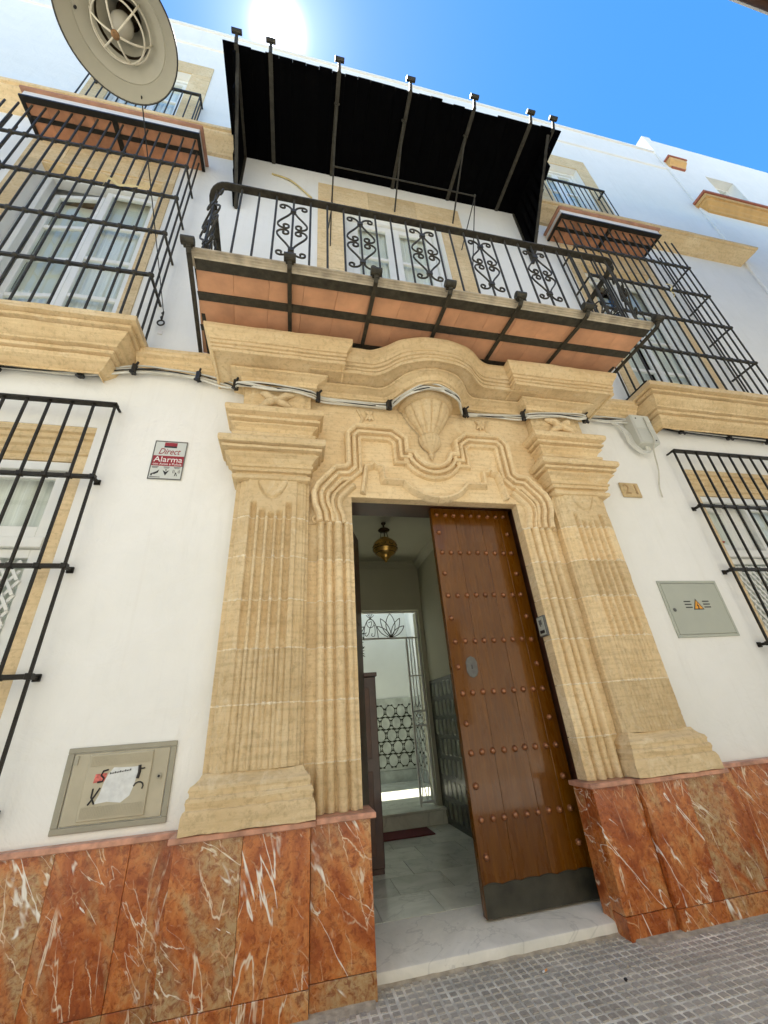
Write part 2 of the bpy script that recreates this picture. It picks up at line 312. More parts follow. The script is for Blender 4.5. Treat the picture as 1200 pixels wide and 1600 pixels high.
# ------------------------------------------------------------------ helpers
class MB:
    def __init__(s): s.v = []; s.f = []; s.sm = []
    def add(s, vs, fs, smooth=False):
        o = len(s.v); s.v.extend(tuple(v) for v in vs)
        for f in fs: s.f.append(tuple(i+o for i in f)); s.sm.append(smooth)
        return s
    def box(s, x0, x1, y0, y1, z0, z1):
        v = [(x,y,z) for z in (z0,z1) for y in (y0,y1) for x in (x0,x1)]
        return s.add(v, [(0,2,3,1),(4,5,7,6),(0,1,5,4),(2,6,7,3),(0,4,6,2),(1,3,7,5)])
    def bar(s, p, q, w, h=None, up=(0,0,1)):
        h = h or w; p = Vector(p); q = Vector(q); d = (q-p).normalized(); u = Vector(up)
        if abs(d.dot(u)) > 0.95: u = Vector((0,1,0))
        a = d.cross(u).normalized(); b = a.cross(d).normalized()
        v = [c + a*(i*w/2) + b*(j*h/2) for c in (p,q) for i,j in ((-1,-1),(1,-1),(1,1),(-1,1))]
        return s.add(v, [(0,3,2,1),(4,5,6,7),(0,1,5,4),(1,2,6,5),(2,3,7,6),(3,0,4,7)])
    def tube(s, path, r, n=6, closed=False, smooth=True, caps=True):
        P = [Vector(p) for p in path]; m = len(P); rs = r if isinstance(r,(list,tuple)) else [r]*m
        ref = None; v = []
        for i in range(m):
            if closed: t = P[(i+1)%m]-P[i-1]
            else: t = P[min(i+1,m-1)]-P[max(i-1,0)]
            t = t.normalized() if t.length > 1e-9 else Vector((0,0,1))
            if ref is None:
                ref = Vector((0,0,1)) if abs(t.z) < 0.9 else Vector((0,1,0))
                ref = (ref - t*ref.dot(t)).normalized()
            else:
                ref = ref - t*ref.dot(t)
                ref = ref.normalized() if ref.length > 1e-6 else t.orthogonal().normalized()
            b = t.cross(ref)
            for k in range(n):
                a = 2*pi*k/n; v.append(P[i] + (ref*cos(a)+b*sin(a))*rs[i])
        f = []
        for i in range(m if closed else m-1):
            j = (i+1)%m
            for k in range(n): f.append((i*n+k, i*n+(k+1)%n, j*n+(k+1)%n, j*n+k))
        s.add(v, f, smooth)
        if caps and not closed: s.add(v[:n], [tuple(range(n-1,-1,-1))]); s.add(v[-n:], [tuple(range(n))])
        return s
    def lathe(s, prof, c, n=24, a0=0.0, a1=2*pi, smooth=True, mod=None):
        full = abs(a1-a0-2*pi) < 1e-6; m = n if full else n+1; v = []
        for r,z in prof:
            for k in range(m):
                a = a0+(a1-a0)*k/n; rr = r*(mod(a,z) if mod else 1)
                v.append((c[0]+rr*cos(a), c[1]+rr*sin(a), c[2]+z))
        f = []
        for i in range(len(prof)-1):
            for k in range(n):
                k2 = (k+1)%m; f.append((i*m+k, i*m+k2, (i+1)*m+k2, (i+1)*m+k))
        return s.add(v, f, smooth)
    def prism(s, poly, y0, y1):     # polygon in (x,z), extruded along y
        n = len(poly); v = [(x,y0,z) for x,z in poly] + [(x,y1,z) for x,z in poly]
        return s.add(v, [tuple(range(n)), tuple(range(2*n-1,n-1,-1))] + [(i, i+n, (i+1)%n+n, (i+1)%n) for i in range(n)])
    def sweep_plan(s, path, prof, smooth=False):      # path [(x,y)], prof [(offset,z)]; outward = right-hand of travel (travel +x -> -y)
        P = [Vector(p) for p in path]; m = len(P); v = []
        for i in range(m):
            d0 = (P[i]-P[i-1]).normalized() if i else (P[1]-P[0]).normalized()
            d1 = (P[i+1]-P[i]).normalized() if i < m-1 else d0
            n0 = Vector((d0.y,-d0.x)); n1 = Vector((d1.y,-d1.x)); mm = n0+n1
            mm = mm/max(0.2, mm.dot(n0)) if mm.length > 1e-6 else n0
            for o,z in prof: v.append((P[i].x+mm.x*o, P[i].y+mm.y*o, z))
        k = len(prof); f = [(i*k+j, (i+1)*k+j, (i+1)*k+j+1, i*k+j+1) for i in range(m-1) for j in range(k-1)]
        s.add(v, f, smooth)
        s.add(v[:k], [tuple(range(k))]); s.add(v[-k:], [tuple(range(k-1,-1,-1))]); return s
    def sweep_face(s, path, prof, y, smooth=False, closed=False):      # path [(x,z)] on a wall at y, prof [(offset to the right of travel, depth towards -y)]
        P = [Vector(p) for p in path]; m = len(P); v = []
        for i in range(m):
            a = P[i-1] if (i or closed) else None; b = P[(i+1)%m] if (i < m-1 or closed) else None
            d0 = (P[i]-a).normalized() if a is not None else (b-P[i]).normalized()
            d1 = (b-P[i]).normalized() if b is not None else d0
            n0 = Vector((d0.y,-d0.x)); n1 = Vector((d1.y,-d1.x)); mm = n0+n1
            mm = mm/max(0.25, mm.dot(n0)) if mm.length > 1e-6 else n0
            for o,dp in prof: v.append((P[i].x+mm.x*o, y-dp, P[i].y+mm.y*o))
        k = len(prof); f = []
        for i in range(m if closed else m-1):
            i2 = (i+1)%m
            for j in range(k-1): f.append((i*k+j, i*k+j+1, i2*k+j+1, i2*k+j))
        s.add(v, f, smooth)
        if not closed: s.add(v[:k], [tuple(range(k-1,-1,-1))]); s.add(v[-k:], [tuple(range(k))])
        return s
    def field(s, x0, x1, z0, z1, nx, nz, fn, yb=0.0, smooth=True):     # carved front surface y=fn(x,z) with sides back to yb
        v = []
        for j in range(nz+1):
            for i in range(nx+1):
                x = x0+(x1-x0)*i/nx; z = z0+(z1-z0)*j/nz; v.append((x, fn(x,z), z))
        w = nx+1
        s.add(v, [(j*w+i, j*w+i+1, (j+1)*w+i+1, (j+1)*w+i) for j in range(nz) for i in range(nx)], smooth)
        for idx in ([j*w for j in range(nz+1)], [j*w+nx for j in range(nz,-1,-1)], list(range(nx,-1,-1)), [nz*w+i for i in range(nx+1)]):
            r = [v[i] for i in idx]; n = len(r)
            s.add(r+[(a,yb,c) for a,b,c in r], [(i, i+1, i+1+n, i+n) for i in range(n-1)])
        return s
    def mirror(s):
        o = MB(); o.add([(-x,y,z) for x,y,z in s.v], [tuple(reversed(f)) for f in s.f]); o.sm = list(s.sm); return o
    def rot_about(s, c, ang):
        ca, sa = cos(ang), sin(ang)
        s.v = [(c[0]+(x-c[0])*ca-(y-c[1])*sa, c[1]+(x-c[0])*sa+(y-c[1])*ca, z) for x,y,z in s.v]; return s
    def rough(s, amt, scale, seed=0):
        o = Vector((seed*7.3, seed*3.1, seed))
        s.v = [tuple(Vector(p)+noise.noise_vector(Vector(p)*scale+o)*amt) for p in s.v]; return s

def tag(o, label=None, cat=None, group=None, kind=None):
    for k, v in (('label',label),('category',cat),('group',group),('kind',kind)):
        if v: o[k] = v
    return o
def thing(name, loc, label=None, cat=None, group=None, kind=None):
    o = bpy.data.objects.new(name, None); COL.objects.link(o); o.location = loc; o.empty_display_size = 0.1
    bpy.context.view_layer.update() if False else None
    return tag(o, label, cat, group, kind)
def put(name, mb, mat, parent=None, angle=None, bevel=0.0, label=None, cat=None, group=None, kind=None):
    me = bpy.data.meshes.new(name)
    vs = mb.v
    lo = [min(v[k] for v in vs) for k in range(3)]; hi = [max(v[k] for v in vs) for k in range(3)]
    org = Vector(((lo[0]+hi[0])/2, (lo[1]+hi[1])/2, lo[2]))
    me.from_pydata([(x-org.x, y-org.y, z-org.z) for x,y,z in vs], [], mb.f)
    me.polygons.foreach_set("use_smooth", [True]*len(mb.f) if angle else mb.sm)
    me.materials.append(mat); me.update()
    if angle: me.set_sharp_from_angle(angle=radians(angle))
    o = bpy.data.objects.new(name, me); COL.objects.link(o)
    if parent is not None:
        o.parent = parent
        base = Vector((0,0,0)); q = parent
        while q is not None: base = base + q.location; q = q.parent
        o.location = org - base
    else: o.location = org
    if bevel:
        b = o.modifiers.new("edge", 'BEVEL'); b.width = bevel; b.segments = 1; b.limit_method = 'ANGLE'; b.angle_limit = radians(50)
    return tag(o, label, cat, group, kind)
def text_mb(s, size, mat_depth=0.0008, shear=0.0, width=None):
    cu = bpy.data.curves.new("text", 'FONT'); cu.body = s; cu.size = size; cu.shear = shear; cu.extrude = mat_depth; cu.align_x = 'CENTER'; cu.align_y = 'CENTER'; cu.resolution_u = 3
    ob = bpy.data.objects.new("text", cu); me = ob.to_mesh()
    mb = MB(); vs = [tuple(v.co) for v in me.vertices]
    if width:
        xs = [v[0] for v in vs]; k = width/(max(xs)-min(xs)); c = (max(xs)+min(xs))/2
        vs = [((v[0]-c)*k, v[1], v[2]) for v in vs]
    mb.add(vs, [tuple(p.vertices) for p in me.polygons]); ob.to_mesh_clear(); bpy.data.objects.remove(ob); bpy.data.curves.remove(cu)
    return mb
def on_wall(mb, x, y, z):       # local text plane (x,y) -> wall facing -y
    mb.v = [(x+a, y-c, z+b) for a,b,c in mb.v]; return mb
def N(x, y, z, s): return noise.noise(Vector((x*s, y*s, z*s)))
def bez(p0, p1, p2, p3, n):
    p0,p1,p2,p3 = map(Vector,(p0,p1,p2,p3)); return [p0*(1-t)**3+p1*3*t*(1-t)**2+p2*3*t*t*(1-t)+p3*t**3 for t in (i/n for i in range(n+1))]
def smoothpath(pts, n=6):
    P = [Vector(p) for p in pts]; out = []
    for i in range(len(P)-1):
        a = P[max(i-1,0)]; b = P[i]; c = P[i+1]; d = P[min(i+2,len(P)-1)]
        for k in range(n):
            t = k/n; out.append(0.5*((2*b)+(c-a)*t+(2*a-5*b+4*c-d)*t*t+(3*b-a-3*c+d)*t**3))
    out.append(P[-1]); return out

# ------------------------------------------------------------------ ground, street
def plane(x0,x1,y0,y1,z): return MB().add([(x0,y0,z),(x1,y0,z),(x1,y1,z),(x0,y1,z)], [(0,1,2,3)])
put("ground", plane(-300,300,-300,300,-0.03), ASPH, kind='structure')
put("street", MB().box(-60,60,-5.2,-1.95,-0.10,-0.012), ASPH, kind='structure')
pav = thing("pavement", (0,-1,0), kind='structure')
put("groove_bed", MB().box(-12,14,-1.93,-0.002,-0.026,-0.0045), GROUT, pav)
# a paver: a square cement tile with sixteen raised pads
def paver_mb(cx, cy):
    mb = MB(); r = random.Random(3)
    for i in range(4):
        for j in range(4):
            x = cx-0.075+0.05*i; y = cy-0.075+0.05*j; h = 0.0178; t = 0.0163
            v = [(x-h,y-h,-0.005),(x+h,y-h,-0.005),(x+h,y+h,-0.005),(x-h,y+h,-0.005),(x-t,y-t,0),(x+t,y-t,0),(x+t,y+t,0),(x-t,y+t,0)]
            mb.add(v, [(4,5,6,7),(0,1,5,4),(1,2,6,5),(2,3,7,6),(3,0,4,7)])
    return mb
proto = None
for j in range(9):
    for i in range(-13, 22):
        cx = i*0.2016+0.05; cy = -0.07-0.10-j*0.2016
        if proto is None:
            proto = o = put("paver", paver_mb(cx,cy), PAVER, pav)
        else:
            o = proto.copy(); COL.objects.link(o)
        o.location = (cx+random.uniform(-.0015,.0015), cy+1+random.uniform(-.0015,.0015), -0.005+random.uniform(-0.001,0.001))
        o.rotation_euler = (random.uniform(-.009,.009), random.uniform(-.009,.009), random.choice((0,pi/2,pi,1.5*pi))+random.uniform(-.004,.004))
# mortar fillet between paving and building
mb = MB(); n = 200
v = []
for k in range(n+1):
    x = -2.9+7.6*k/n; d = 0.235+0.022*N(x,0,0,9)+0.012*N(x,1,0,30)
    if -0.75 < x < 0.75: d = 0.085+0.012*N(x,0,0,14)
    v += [(x,-d,-0.004),(x,-d+0.02,0.006+0.003*N(x,3,0,20)),(x,-0.04,0.010)]
mb.add(v, [(3*k+a,3*k+3+a,3*k+4+a,3*k+1+a) for k in range(n) for a in (0,1)], True)
put("mortar_strip", mb, CONC, pav)
for (x,y,s,m,nm,lb,ct) in ((0.13,-0.255,0.0038,None,None,None,None),):
    c = thing("cigarette_butt", (x,y,0.0), "orange and white cigarette butt lying on the paving below the step", "cigarette butt")
    d = Vector((0.03,0.012,0)); p = Vector((x-.012,y,0.006))
    put("filter", MB().tube([p+d*0.35, p+d*1.0], 0.0045, 8), FILTER, c)
    put("paper", MB().tube([p, p+d*0.35], 0.0044, 8), SIGNT, c)
rg = random.Random(5)
gum = [(0.46,-0.45,0.009),(-0.36,-0.46,0.007),(0.15,-0.38,0.005),(0.55,-0.36,0.005)]
for k,(x,y,r) in enumerate(gum):
    put("pebble", MB().lathe([(0.0001,0.006),(r*.7,0.005),(r,0.001),(r*.8,-0.006)], (x,y,0.002), 7), BLACKP if k==0 else CONC,
        label=("black speck of dirt on the paving right of the step","small pale pebble on the paving before the left end of the step","tiny pale pebble on the paving just below the cigarette butt","tiny pale pebble on the paving right of the black speck")[k], cat="pebble")

# ------------------------------------------------------------------ house front
house = thing("townhouse", (0,0.2,0), "white plastered three storey townhouse with stone doorway and iron balcony", "house")
def wall_holes(x0,x1,z0,z1,holes,y0,y1):
    xs = sorted({x0,x1,*[h[0] for h in holes],*[h[1] for h in holes]}); zs = sorted({z0,z1,*[h[2] for h in holes],*[h[3] for h in holes]})
    mb = MB()
    def inside(x,z): return any(h[0]<x<h[1] and h[2]<z<h[3] for h in holes)
    for a,b in zip(xs,xs[1:]):
        for c,d in zip(zs,zs[1:]):
            if inside((a+b)/2,(c+d)/2): continue
            mb.add([(a,y0,c),(b,y0,c),(b,y0,d),(a,y0,d)], [(0,1,2,3)]); mb.add([(a,y1,c),(a,y1,d),(b,y1,d),(b,y1,c)], [(0,1,2,3)])
    for h in holes:
        a,b,c,d = h
        mb.add([(a,y0,c),(a,y0,d),(a,y1,d),(a,y1,c)],[(0,1,2,3)]); mb.add([(b,y0,c),(b,y1,c),(b,y1,d),(b,y0,d)],[(0,1,2,3)])
        mb.add([(a,y0,d),(b,y0,d),(b,y1,d),(a,y1,d)],[(0,1,2,3)]); mb.add([(a,y0,c),(a,y1,c),(b,y1,c),(b,y0,c)],[(0,1,2,3)])
    return mb
ROOF = 13.15; HX0, HX1 = -9.0, 7.05
GW = [(-4.55,-2.86,0.82,3.53),(3.035,4.725,0.82,3.53)]          # ground windows
UW = [(-4.36,-3.03,4.56,7.46),(3.03,4.36,4.56,7.46)]          # first floor windows
MW = (-0.72,0.72,4.62,7.80)                                   # balcony door
TW = [(-4.15,-3.2,8.75,11.0),(3.2,4.15,8.75,11.0)]            # second floor windows
holes = [(-0.90,0.90,-0.02,3.02)]+GW+UW+[MW]+TW
mb = wall_holes(HX0,HX1,-0.05,ROOF,holes,0.0,0.38)
mb.add([(HX0,0,ROOF),(HX1,0,ROOF),(HX1,.38,ROOF),(HX0,.38,ROOF)],[(0,1,2,3)]); mb.add([(HX1,0,0),(HX1,.38,0),(HX1,.38,ROOF),(HX1,0,ROOF)],[(0,1,2,3)])
put("wall", mb, PLASTER, house)
put("parapet_ledge", MB().sweep_plan([(HX0,0.0),(HX1-0.02,0.0)], [(-.01,12.28),(.025,12.29),(.03,12.33),(.012,12.36),(-.01,12.37)]), PLASTER, house)
put("parapet_coping", MB().box(HX0,HX1-.003,-0.03,0.42,ROOF+.003,ROOF+0.06), PLASTER, house)
# rooms behind the windows
def room(x0,x1,y0,y1,z0,z1,nm,m):
    v = [(x,y,z) for z in (z0,z1) for y in (y0,y1) for x in (x0,x1)]
    return put(nm, MB().add(v, [(0,1,3,2),(4,6,7,5),(2,3,7,6),(0,2,6,4),(1,5,7,3)]), m, house)
room(-5.6,-1.9,.385,3.2,0.2,3.6,"room_lining",DARKR); room(1.9,5.6,.385,3.2,0.2,3.6,"room_lining",DARKR)
room(-5.6,-1.8,.385,3.6,4.46,7.9,"room_lining",DARKR); room(-1.6,1.6,.385,3.6,4.46,8.1,"room_lining",DARKR); room(1.8,5.6,.385,3.6,4.46,7.9,"room_lining",DARKR)
room(-5.6,5.6,.385,3.6,8.6,11.8,"room_lining",DARKR)

# stone string courses
band = [(-.02,4.19),(.03,4.20),(.035,4.225),(.05,4.235),(.055,4.26),(.075,4.275),(.08,4.30),(.115,4.315),(.12,4.345),(.13,4.35),(.13,4.385),(-.02,4.40)]
for a,b,lb in ((-2.70,-1.96,"short sandstone string course between left balcony end and left window sill"),(1.96,2.70,"short sandstone string course between right balcony end and right window sill")):
    put("string_course", MB().sweep_plan([(a+(a-b)*-(i/8),0) for i in range(9)], band).rough(.004,9), STONE, label=lb, cat="string course")
cav = [(-.02,8.42),(.04,8.425),(.05,8.45),(.075,8.47),(.105,8.50),(.15,8.535),(.20,8.565),(.225,8.585),(.23,8.62),(.26,8.625),(.27,8.66),(-.02,8.68)]
put("cornice_band", MB().sweep_plan([(HX0,0.0)]+[(-8.5+i*.25,0) for i in range(26)]+[(-2.235,0)], cav).rough(.005,7), STONE, label="carved sandstone cornice band under the top floor window behind the street lamp", cat="cornice")
put("cornice_band", MB().sweep_plan([(2.27,0.0)]+[(2.5+i*.25,0) for i in range(18)]+[(6.86,0),(6.86,.06)], cav).rough(.005,7), STONE, label="carved sandstone cornice band from the canopy to the neighbouring house", cat="cornice")
rz = random.Random(8)

# ------------------------------------------------------------------ stone doorway
portal = thing("stone_doorway", (0,-0.1,0.76), "carved golden sandstone doorway with fluted pilasters and heavy cornice", "doorway")
JZ = [0.76,1.022,1.37,1.70,2.025,2.345,2.665,3.0]
def ridge(t): return max(0.0, 1-t*t)**0.5
def pilaster_y(x, z):        # x measured from door axis, positive
    e = 0.5+0.5*N(x,z,0.3,3.1)
    wear = min(1.0, max(0.0, (2.0-z)/1.1))
    if x > 1.665: y = -.125
    elif x > 1.645: y = -.15
    elif x > 1.62: y = -.16
    elif x > 1.605: y = -.168
    elif x < 1.155: y = -.125
    elif x < 1.175: y = -.15
    elif x < 1.20: y = -.16
    elif x < 1.23: y = -.165
    else:
        y = -.182
        if z < 2.84:
            for k in range(-2,3):
                c = 1.4175+0.0655*k; top = 2.80 if abs(k)==2 else (2.73 if abs(k)==1 else 2.71)
                u = (x-c)/0.0235
                if abs(u) < 1 and z < top:
                    end = min(1.0,(top-z)/0.03)
                    d = 0.042*ridge(u)**0.7*end
                    if z < 1.70: d = 0.030*ridge(u)**0.6 - 0.028*ridge(u*1.3 if abs(u)<0.77 else 1.0)     # cabled lower third
                    y += d*(1-0.55*wear)
        # incised cup below the capital
        if z > 2.73:
            u = (x-1.4175)/0.115; zz = (z-2.80)/0.17
            edge = 0.18+0.82*abs(u)**2.2 if abs(u)<1 else 9
            g = zz-edge
            if abs(u) < 1.02:
                if -0.05 < g < 0.10: y += 0.012
                elif g >= 0.10: y += -0.004-0.006*N(x,z,0,30)
    y += 0.0025*N(x,z,1.7,26)+0.004*N(x,z,5,7)*(0.4+wear) + 0.012*wear*e*max(0,N(x,z,9,16)) + 0.012*max(0,N(x,z,4.4,38)-.35) + (0.012*max(0,N(x,z,12,4)-.2))
    return y
def jamb_y(x, z):
    y = -.082
    if x < .80: y = -.088
    elif x < .845: y = -.082-.030*ridge((x-.8225)/.0225)
    elif x < .86: y = -.064
    elif x < .925: y = -.074-.048*ridge((x-.8925)/.0325)
    elif x < .94: y = -.064
    elif x < .99: y = -.074-.030*ridge((x-.965)/.025)
    elif x < 1.005: y = -.064
    elif x < 1.06: y = -.074-.044*ridge((x-1.0325)/.0275)
    elif x < 1.075: y = -.062
    else: y = -.065
    return y+0.002*N(x,z,2.7,26)+0.004*N(x,z,6,6)+0.012*max(0,N(x,z,4.4,38)-.35)
for sgn in (-1,1):
    for k in range(1,7):
        z0,z1 = JZ[k]+.003, JZ[k+1]-.003
        mb = MB().field(1.132,1.70,z0,z1,110,34,pilaster_y,-0.0)
        if sgn < 0: mb = mb.mirror()
        put("pilaster_block", mb, STONE2 if k < 4 else STONE, portal)
        z1j = min(z1, 2.66)
        if k < 6:
            mb = MB().field(.775,1.129,z0,z1j,64,16,jamb_y,-0.0)
            # reveal return of the jamb block
            mb.box(.777,.93,.0005,.02,z0,z1j)
            put("jamb_block", mb.mirror() if sgn < 0 else mb, STONE, portal)
    # jamb foot
    mb = MB().field(.775,1.125,.765,JZ[1]-.003,64,18,jamb_y,0.0); mb.box(.777,.93,.0005,.02,.765,JZ[1]-.003)
    put("jamb_block", mb.mirror() if sgn < 0 else mb, STONE2, portal)
    # mortar seams
    mb = MB()
    for z in JZ[1:7]:
        if z > 1.1: mb.field(1.134,1.699,z-.012,z+.012,140,8,lambda x,zz: pilaster_y(x,zz)-.0012+.0055*abs(zz-z)/.012+.004*N(x,zz,3,45)-.003*max(0,N(x,zz,7,9)),-.0)
        if z < 2.67: mb.field(.777,1.128,z-.011,z+.011,90,8,lambda x,zz: jamb_y(x,zz)-.0012+.0055*abs(zz-z)/.011+.004*N(x,zz,3,45)-.003*max(0,N(x,zz,7,9)),-.0)
    put("mortar_joint", mb.mirror() if sgn < 0 else mb, MORTAR, portal)
    # attic base of the pilaster: plinth + torus + scotia
    base = [(.0,.766),(.066,.766),(.062,.84),(.057,.866),(.047,.871),(.048,.884),(.055,.905),(.050,.922),(.040,.928),(.040,.945),(.044,.957),(.038,.975),(.018,.99),(.004,1.006),(-.006,1.024),(-.05,1.026)]
    path = [(-1.70,0.0),(-1.70,-.175)]+[(-1.70+(.57)*i/14,-.175) for i in range(1,15)]+[(-1.13,-.05)]
    mb = MB().sweep_plan(path, base).rough(.005,9,2).rough(.006,34,2)
    put("pilaster_base", mb if sgn < 0 else mb.mirror(), STONE2, portal, angle=18)
    # capital, two tiers
    cap = [(-.03,2.985),(.006,2.988),(.026,2.995),(.03,3.01),(.026,3.03),(.004,3.034),(.004,3.06),(.03,3.064),(.034,3.082),(.03,3.094),(.046,3.10),(.05,3.118),(.036,3.122),(.042,3.14),(.062,3.17),(.09,3.19),(.094,3.198),(.072,3.202),(.074,3.225),(.116,3.23),(.12,3.25),(.092,3.254),(.094,3.266),(.138,3.27),(.148,3.285),(.148,3.32),(.136,3.335),(.03,3.355),(-.03,3.356)]
    cap2 = [(-.03,3.357),(.03,3.358),(.03,3.39),(.062,3.394),(.068,3.415),(.06,3.43),(.034,3.434),(.034,3.455),(.05,3.48),(.08,3.50),(.084,3.51),(.058,3.514),(.058,3.535),(.10,3.54),(.104,3.56),(.076,3.564),(.08,3.585),(.126,3.60),(.134,3.62),(.134,3.65),(.12,3.668),(.02,3.70),(-.03,3.702)]
    cp = [(-1.705,0.0),(-1.705,-.17)]+[(-1.705+(.548)*i/12,-.17) for i in range(1,13)]+[(-1.157,-.02)]
    for nm,pr in (("capital_lower",cap),("capital_upper",cap2)):
        mb = MB().sweep_plan(cp, pr).rough(.004,11,sgn+3)
        put(nm, mb if sgn < 0 else mb.mirror(), STONE, portal, angle=10)
    # frieze block with carved leaf rosette
    mb = MB().field(1.135,1.72,3.70,3.985,40,22,lambda x,z: -.175+(.02 if x > 1.66 or x < 1.18 else 0)+.003*N(x,z,8,20),0.0)
    fb = put("frieze_block", mb.mirror() if sgn < 0 else mb, STONE, portal)
    mb = MB(); cx = 1.44
    for a in (35,145,215,325):
        p0 = Vector((cx,-.18,3.82)); d = Vector((cos(radians(a)),0,sin(radians(a))*.85))
        for w,l in ((.036,.185),(.030,.12)):
            pts = [p0+d*l*t+Vector((0,-.030*sin(pi*min(1,t*1.1)),0)) for t in (0,.25,.5,.75,1)]
            mb.tube(pts, [w*.5,w*.95,w*1.0,w*.75,w*.25], 8)
    mb.lathe([(.0001,.03),(.022,.026),(.036,.01),(.04,-.01)], (cx,0,0), 10)
    k0 = len(mb.v)-40
    mb.v[k0:] = [(cx+(a-cx), -.205-c, 3.82+b) for a,b,c in mb.v[k0:]]
    mb.rough(.016,30,5)
    put("leaf_rosette", mb.mirror() if sgn < 0 else mb, CARVED, fb)
    # cornice over the pilaster
    cor = [(-.03,3.965),(.012,3.968),(.014,3.982),(.046,3.986),(.050,4.004),(.038,4.008),(.060,4.035),(.105,4.05),(.112,4.054),(.138,4.058),(.142,4.074),(.120,4.077),(.120,4.094),(.262,4.096),(.264,4.080),(.282,4.080),(.284,4.112),(.270,4.115),(.270,4.124),(.286,4.127),(.288,4.15),(.274,4.153),(.274,4.163),(.296,4.166),(.30,4.19),(.284,4.193),(.284,4.205),(.300,4.21),(.318,4.25),(.335,4.27),(.35,4.30),(.352,4.335),(-.03,4.345)]
    pth = [(-1.70,0.04),(-1.70,-.175)]+[(-1.70+.57*i/12,-.175) for i in range(1,13)]+[(-1.13,-.02)]
    mb = MB().sweep_plan(pth, cor).rough(.006,8,sgn+6)
    put("cornice_block", mb if sgn < 0 else mb.mirror(), STONE, portal, angle=10)
# cornice centre with half-round swelling
def swell(t):
    t = abs(t)
    if t < .85: return sqrt(1-t*t)
    if t > 1.32: return 0.0
    u = (t-.85)/.47; return (2*u**3-3*u*u+1)*.527+(u**3-2*u*u+u)*.47*-1.61
nx_ = 96; v = []
xs_ = [-1.15+2.3*i/nx_ for i in range(nx_+1)]
for o,z in cor:
    oo = max(o,0)*.98
    for x in xs_: v.append((x, -.095-oo-(.36-.4*oo)*swell(x/(.31+.47*oo)) if o > 0 else -.03, z-.004))
mb = MB().add(v, [(j*(nx_+1)+i, j*(nx_+1)+i+1, (j+1)*(nx_+1)+i+1, (j+1)*(nx_+1)+i) for j in range(len(cor)-1) for i in range(nx_)])
put("cornice_centre", mb.rough(.005,8,1), STONE, portal, angle=12)
# tympanum slab
def tymp(x,z): return -.072+.002*N(x,z,3,14)+.004*N(x,z,1,4)
put("tympanum", MB().field(-1.13,1.13,2.932,3.964,60,40,tymp,0.0), CARVED, portal)
put("lintel_soffit", MB().box(-.93,.93,-.065,.02,2.9305,2.99), STONE, portal)
for sgn in (-1,1):
    put("tympanum_block", (lambda m: m if sgn>0 else m.mirror())(MB().field(.775,1.129,2.662,2.930,30,18,tymp,0.0).box(.777,.93,.0005,.02,2.662,2.93)), CARVED, portal)
# main eared moulding
def arc(cx,cz,r,a0,a1,n): return [(cx+r*cos(radians(a0+(a1-a0)*i/n)), cz+r*sin(radians(a0+(a1-a0)*i/n))) for i in range(n+1)]
half = [(-1.065,2.66),(-1.075,2.74),(-1.105,2.82),(-1.115,2.93),(-1.085,3.02),(-1.0,3.125),(-.925,3.215),(-.835,3.225),(-.82,3.24),(-.82,3.585),(-.735,3.69),(-.36,3.69),(-.225,3.575),(-.225,3.435),(-.16,3.435)]
path = half + arc(0,3.44,.155,185,355,16) + [(-x,z) for x,z in reversed(half)]
prof = [(-.004,-.02),(0,.03),(.003,.066),(.014,.088),(.032,.088),(.044,.072),(.046,.032),(.060,.026),(.063,.054),(.076,.068),(.094,.058),(.097,.018),(.116,.012),(.119,.040),(.132,.050),(.148,.036),(.153,.006),(.157,-.02)]
put("eared_moulding", MB().sweep_face(path, prof, -.072).rough(.003,16), CARVED, portal, angle=16)
# lower jamb-side extra rolls that follow the ears
for sgn in (-1,1):
    q = [(-.915,2.66),(-.92,2.72),(-.95,2.80),(-.955,2.88),(-.93,2.95),(-.86,3.03),(-.80,3.09)]
    mb = MB().sweep_face(q, [(-.004,-.02),(.0,.030),(.012,.046),(.026,.046),(.034,.016),(.05,.012),(.055,.038),(.078,.044),(.092,.03),(.10,.006),(.104,-.02)], -.074).rough(.003,16)
    put("ear_roll", mb if sgn < 0 else mb.mirror(), CARVED, portal, angle=16)
    mb = MB().tube([(-1.07+.042*cos(a)*(1-a/9), -.082, 2.695+.042*sin(a)*(1-a/9)) for a in (i*.4 for i in range(15))], [.014-.0005*i for i in range(15)], 7)
    put("ear_scroll", mb if sgn < 0 else mb.mirror(), CARVED, portal)
    # cusped panel
    q = [(-.70,2.96),(-.655,3.245),(-.60,3.262),(-.565,3.305),(-.525,3.262),(-.475,3.25),(-.465,3.12),(-.30,3.115)]+arc(0,3.30,.345,212,270,10)
    mb = MB().sweep_face(q, [(-.003,-.02),(.0,.030),(.006,.054),(.024,.058),(.038,.034),(.050,.004),(.052,-.02)], -.073).rough(.002,18)
    put("cusped_panel", mb if sgn < 0 else mb.mirror(), CARVED, portal, angle=16)
    mb = MB()
    for a in (55,90,125,235,270,305):
        d = Vector((cos(radians(a)),0,sin(radians(a)))); p = Vector((-.575,-.082,3.84))
        mb.tube([p, p+d*.03+Vector((0,-.014,0)), p+d*.07], [.012,.02,.006], 6)
    put("small_rosette", mb if sgn < 0 else mb.mirror(), CARVED, portal)
    mb = MB().sweep_face([(-.69,3.72),(-.66,3.80),(-.70,3.90)], [(0,-.01),(.004,.016),(.02,.02),(.034,.008),(.036,-.01)], -.073)
    put("small_scroll", mb if sgn < 0 else mb.mirror(), CARVED, portal)
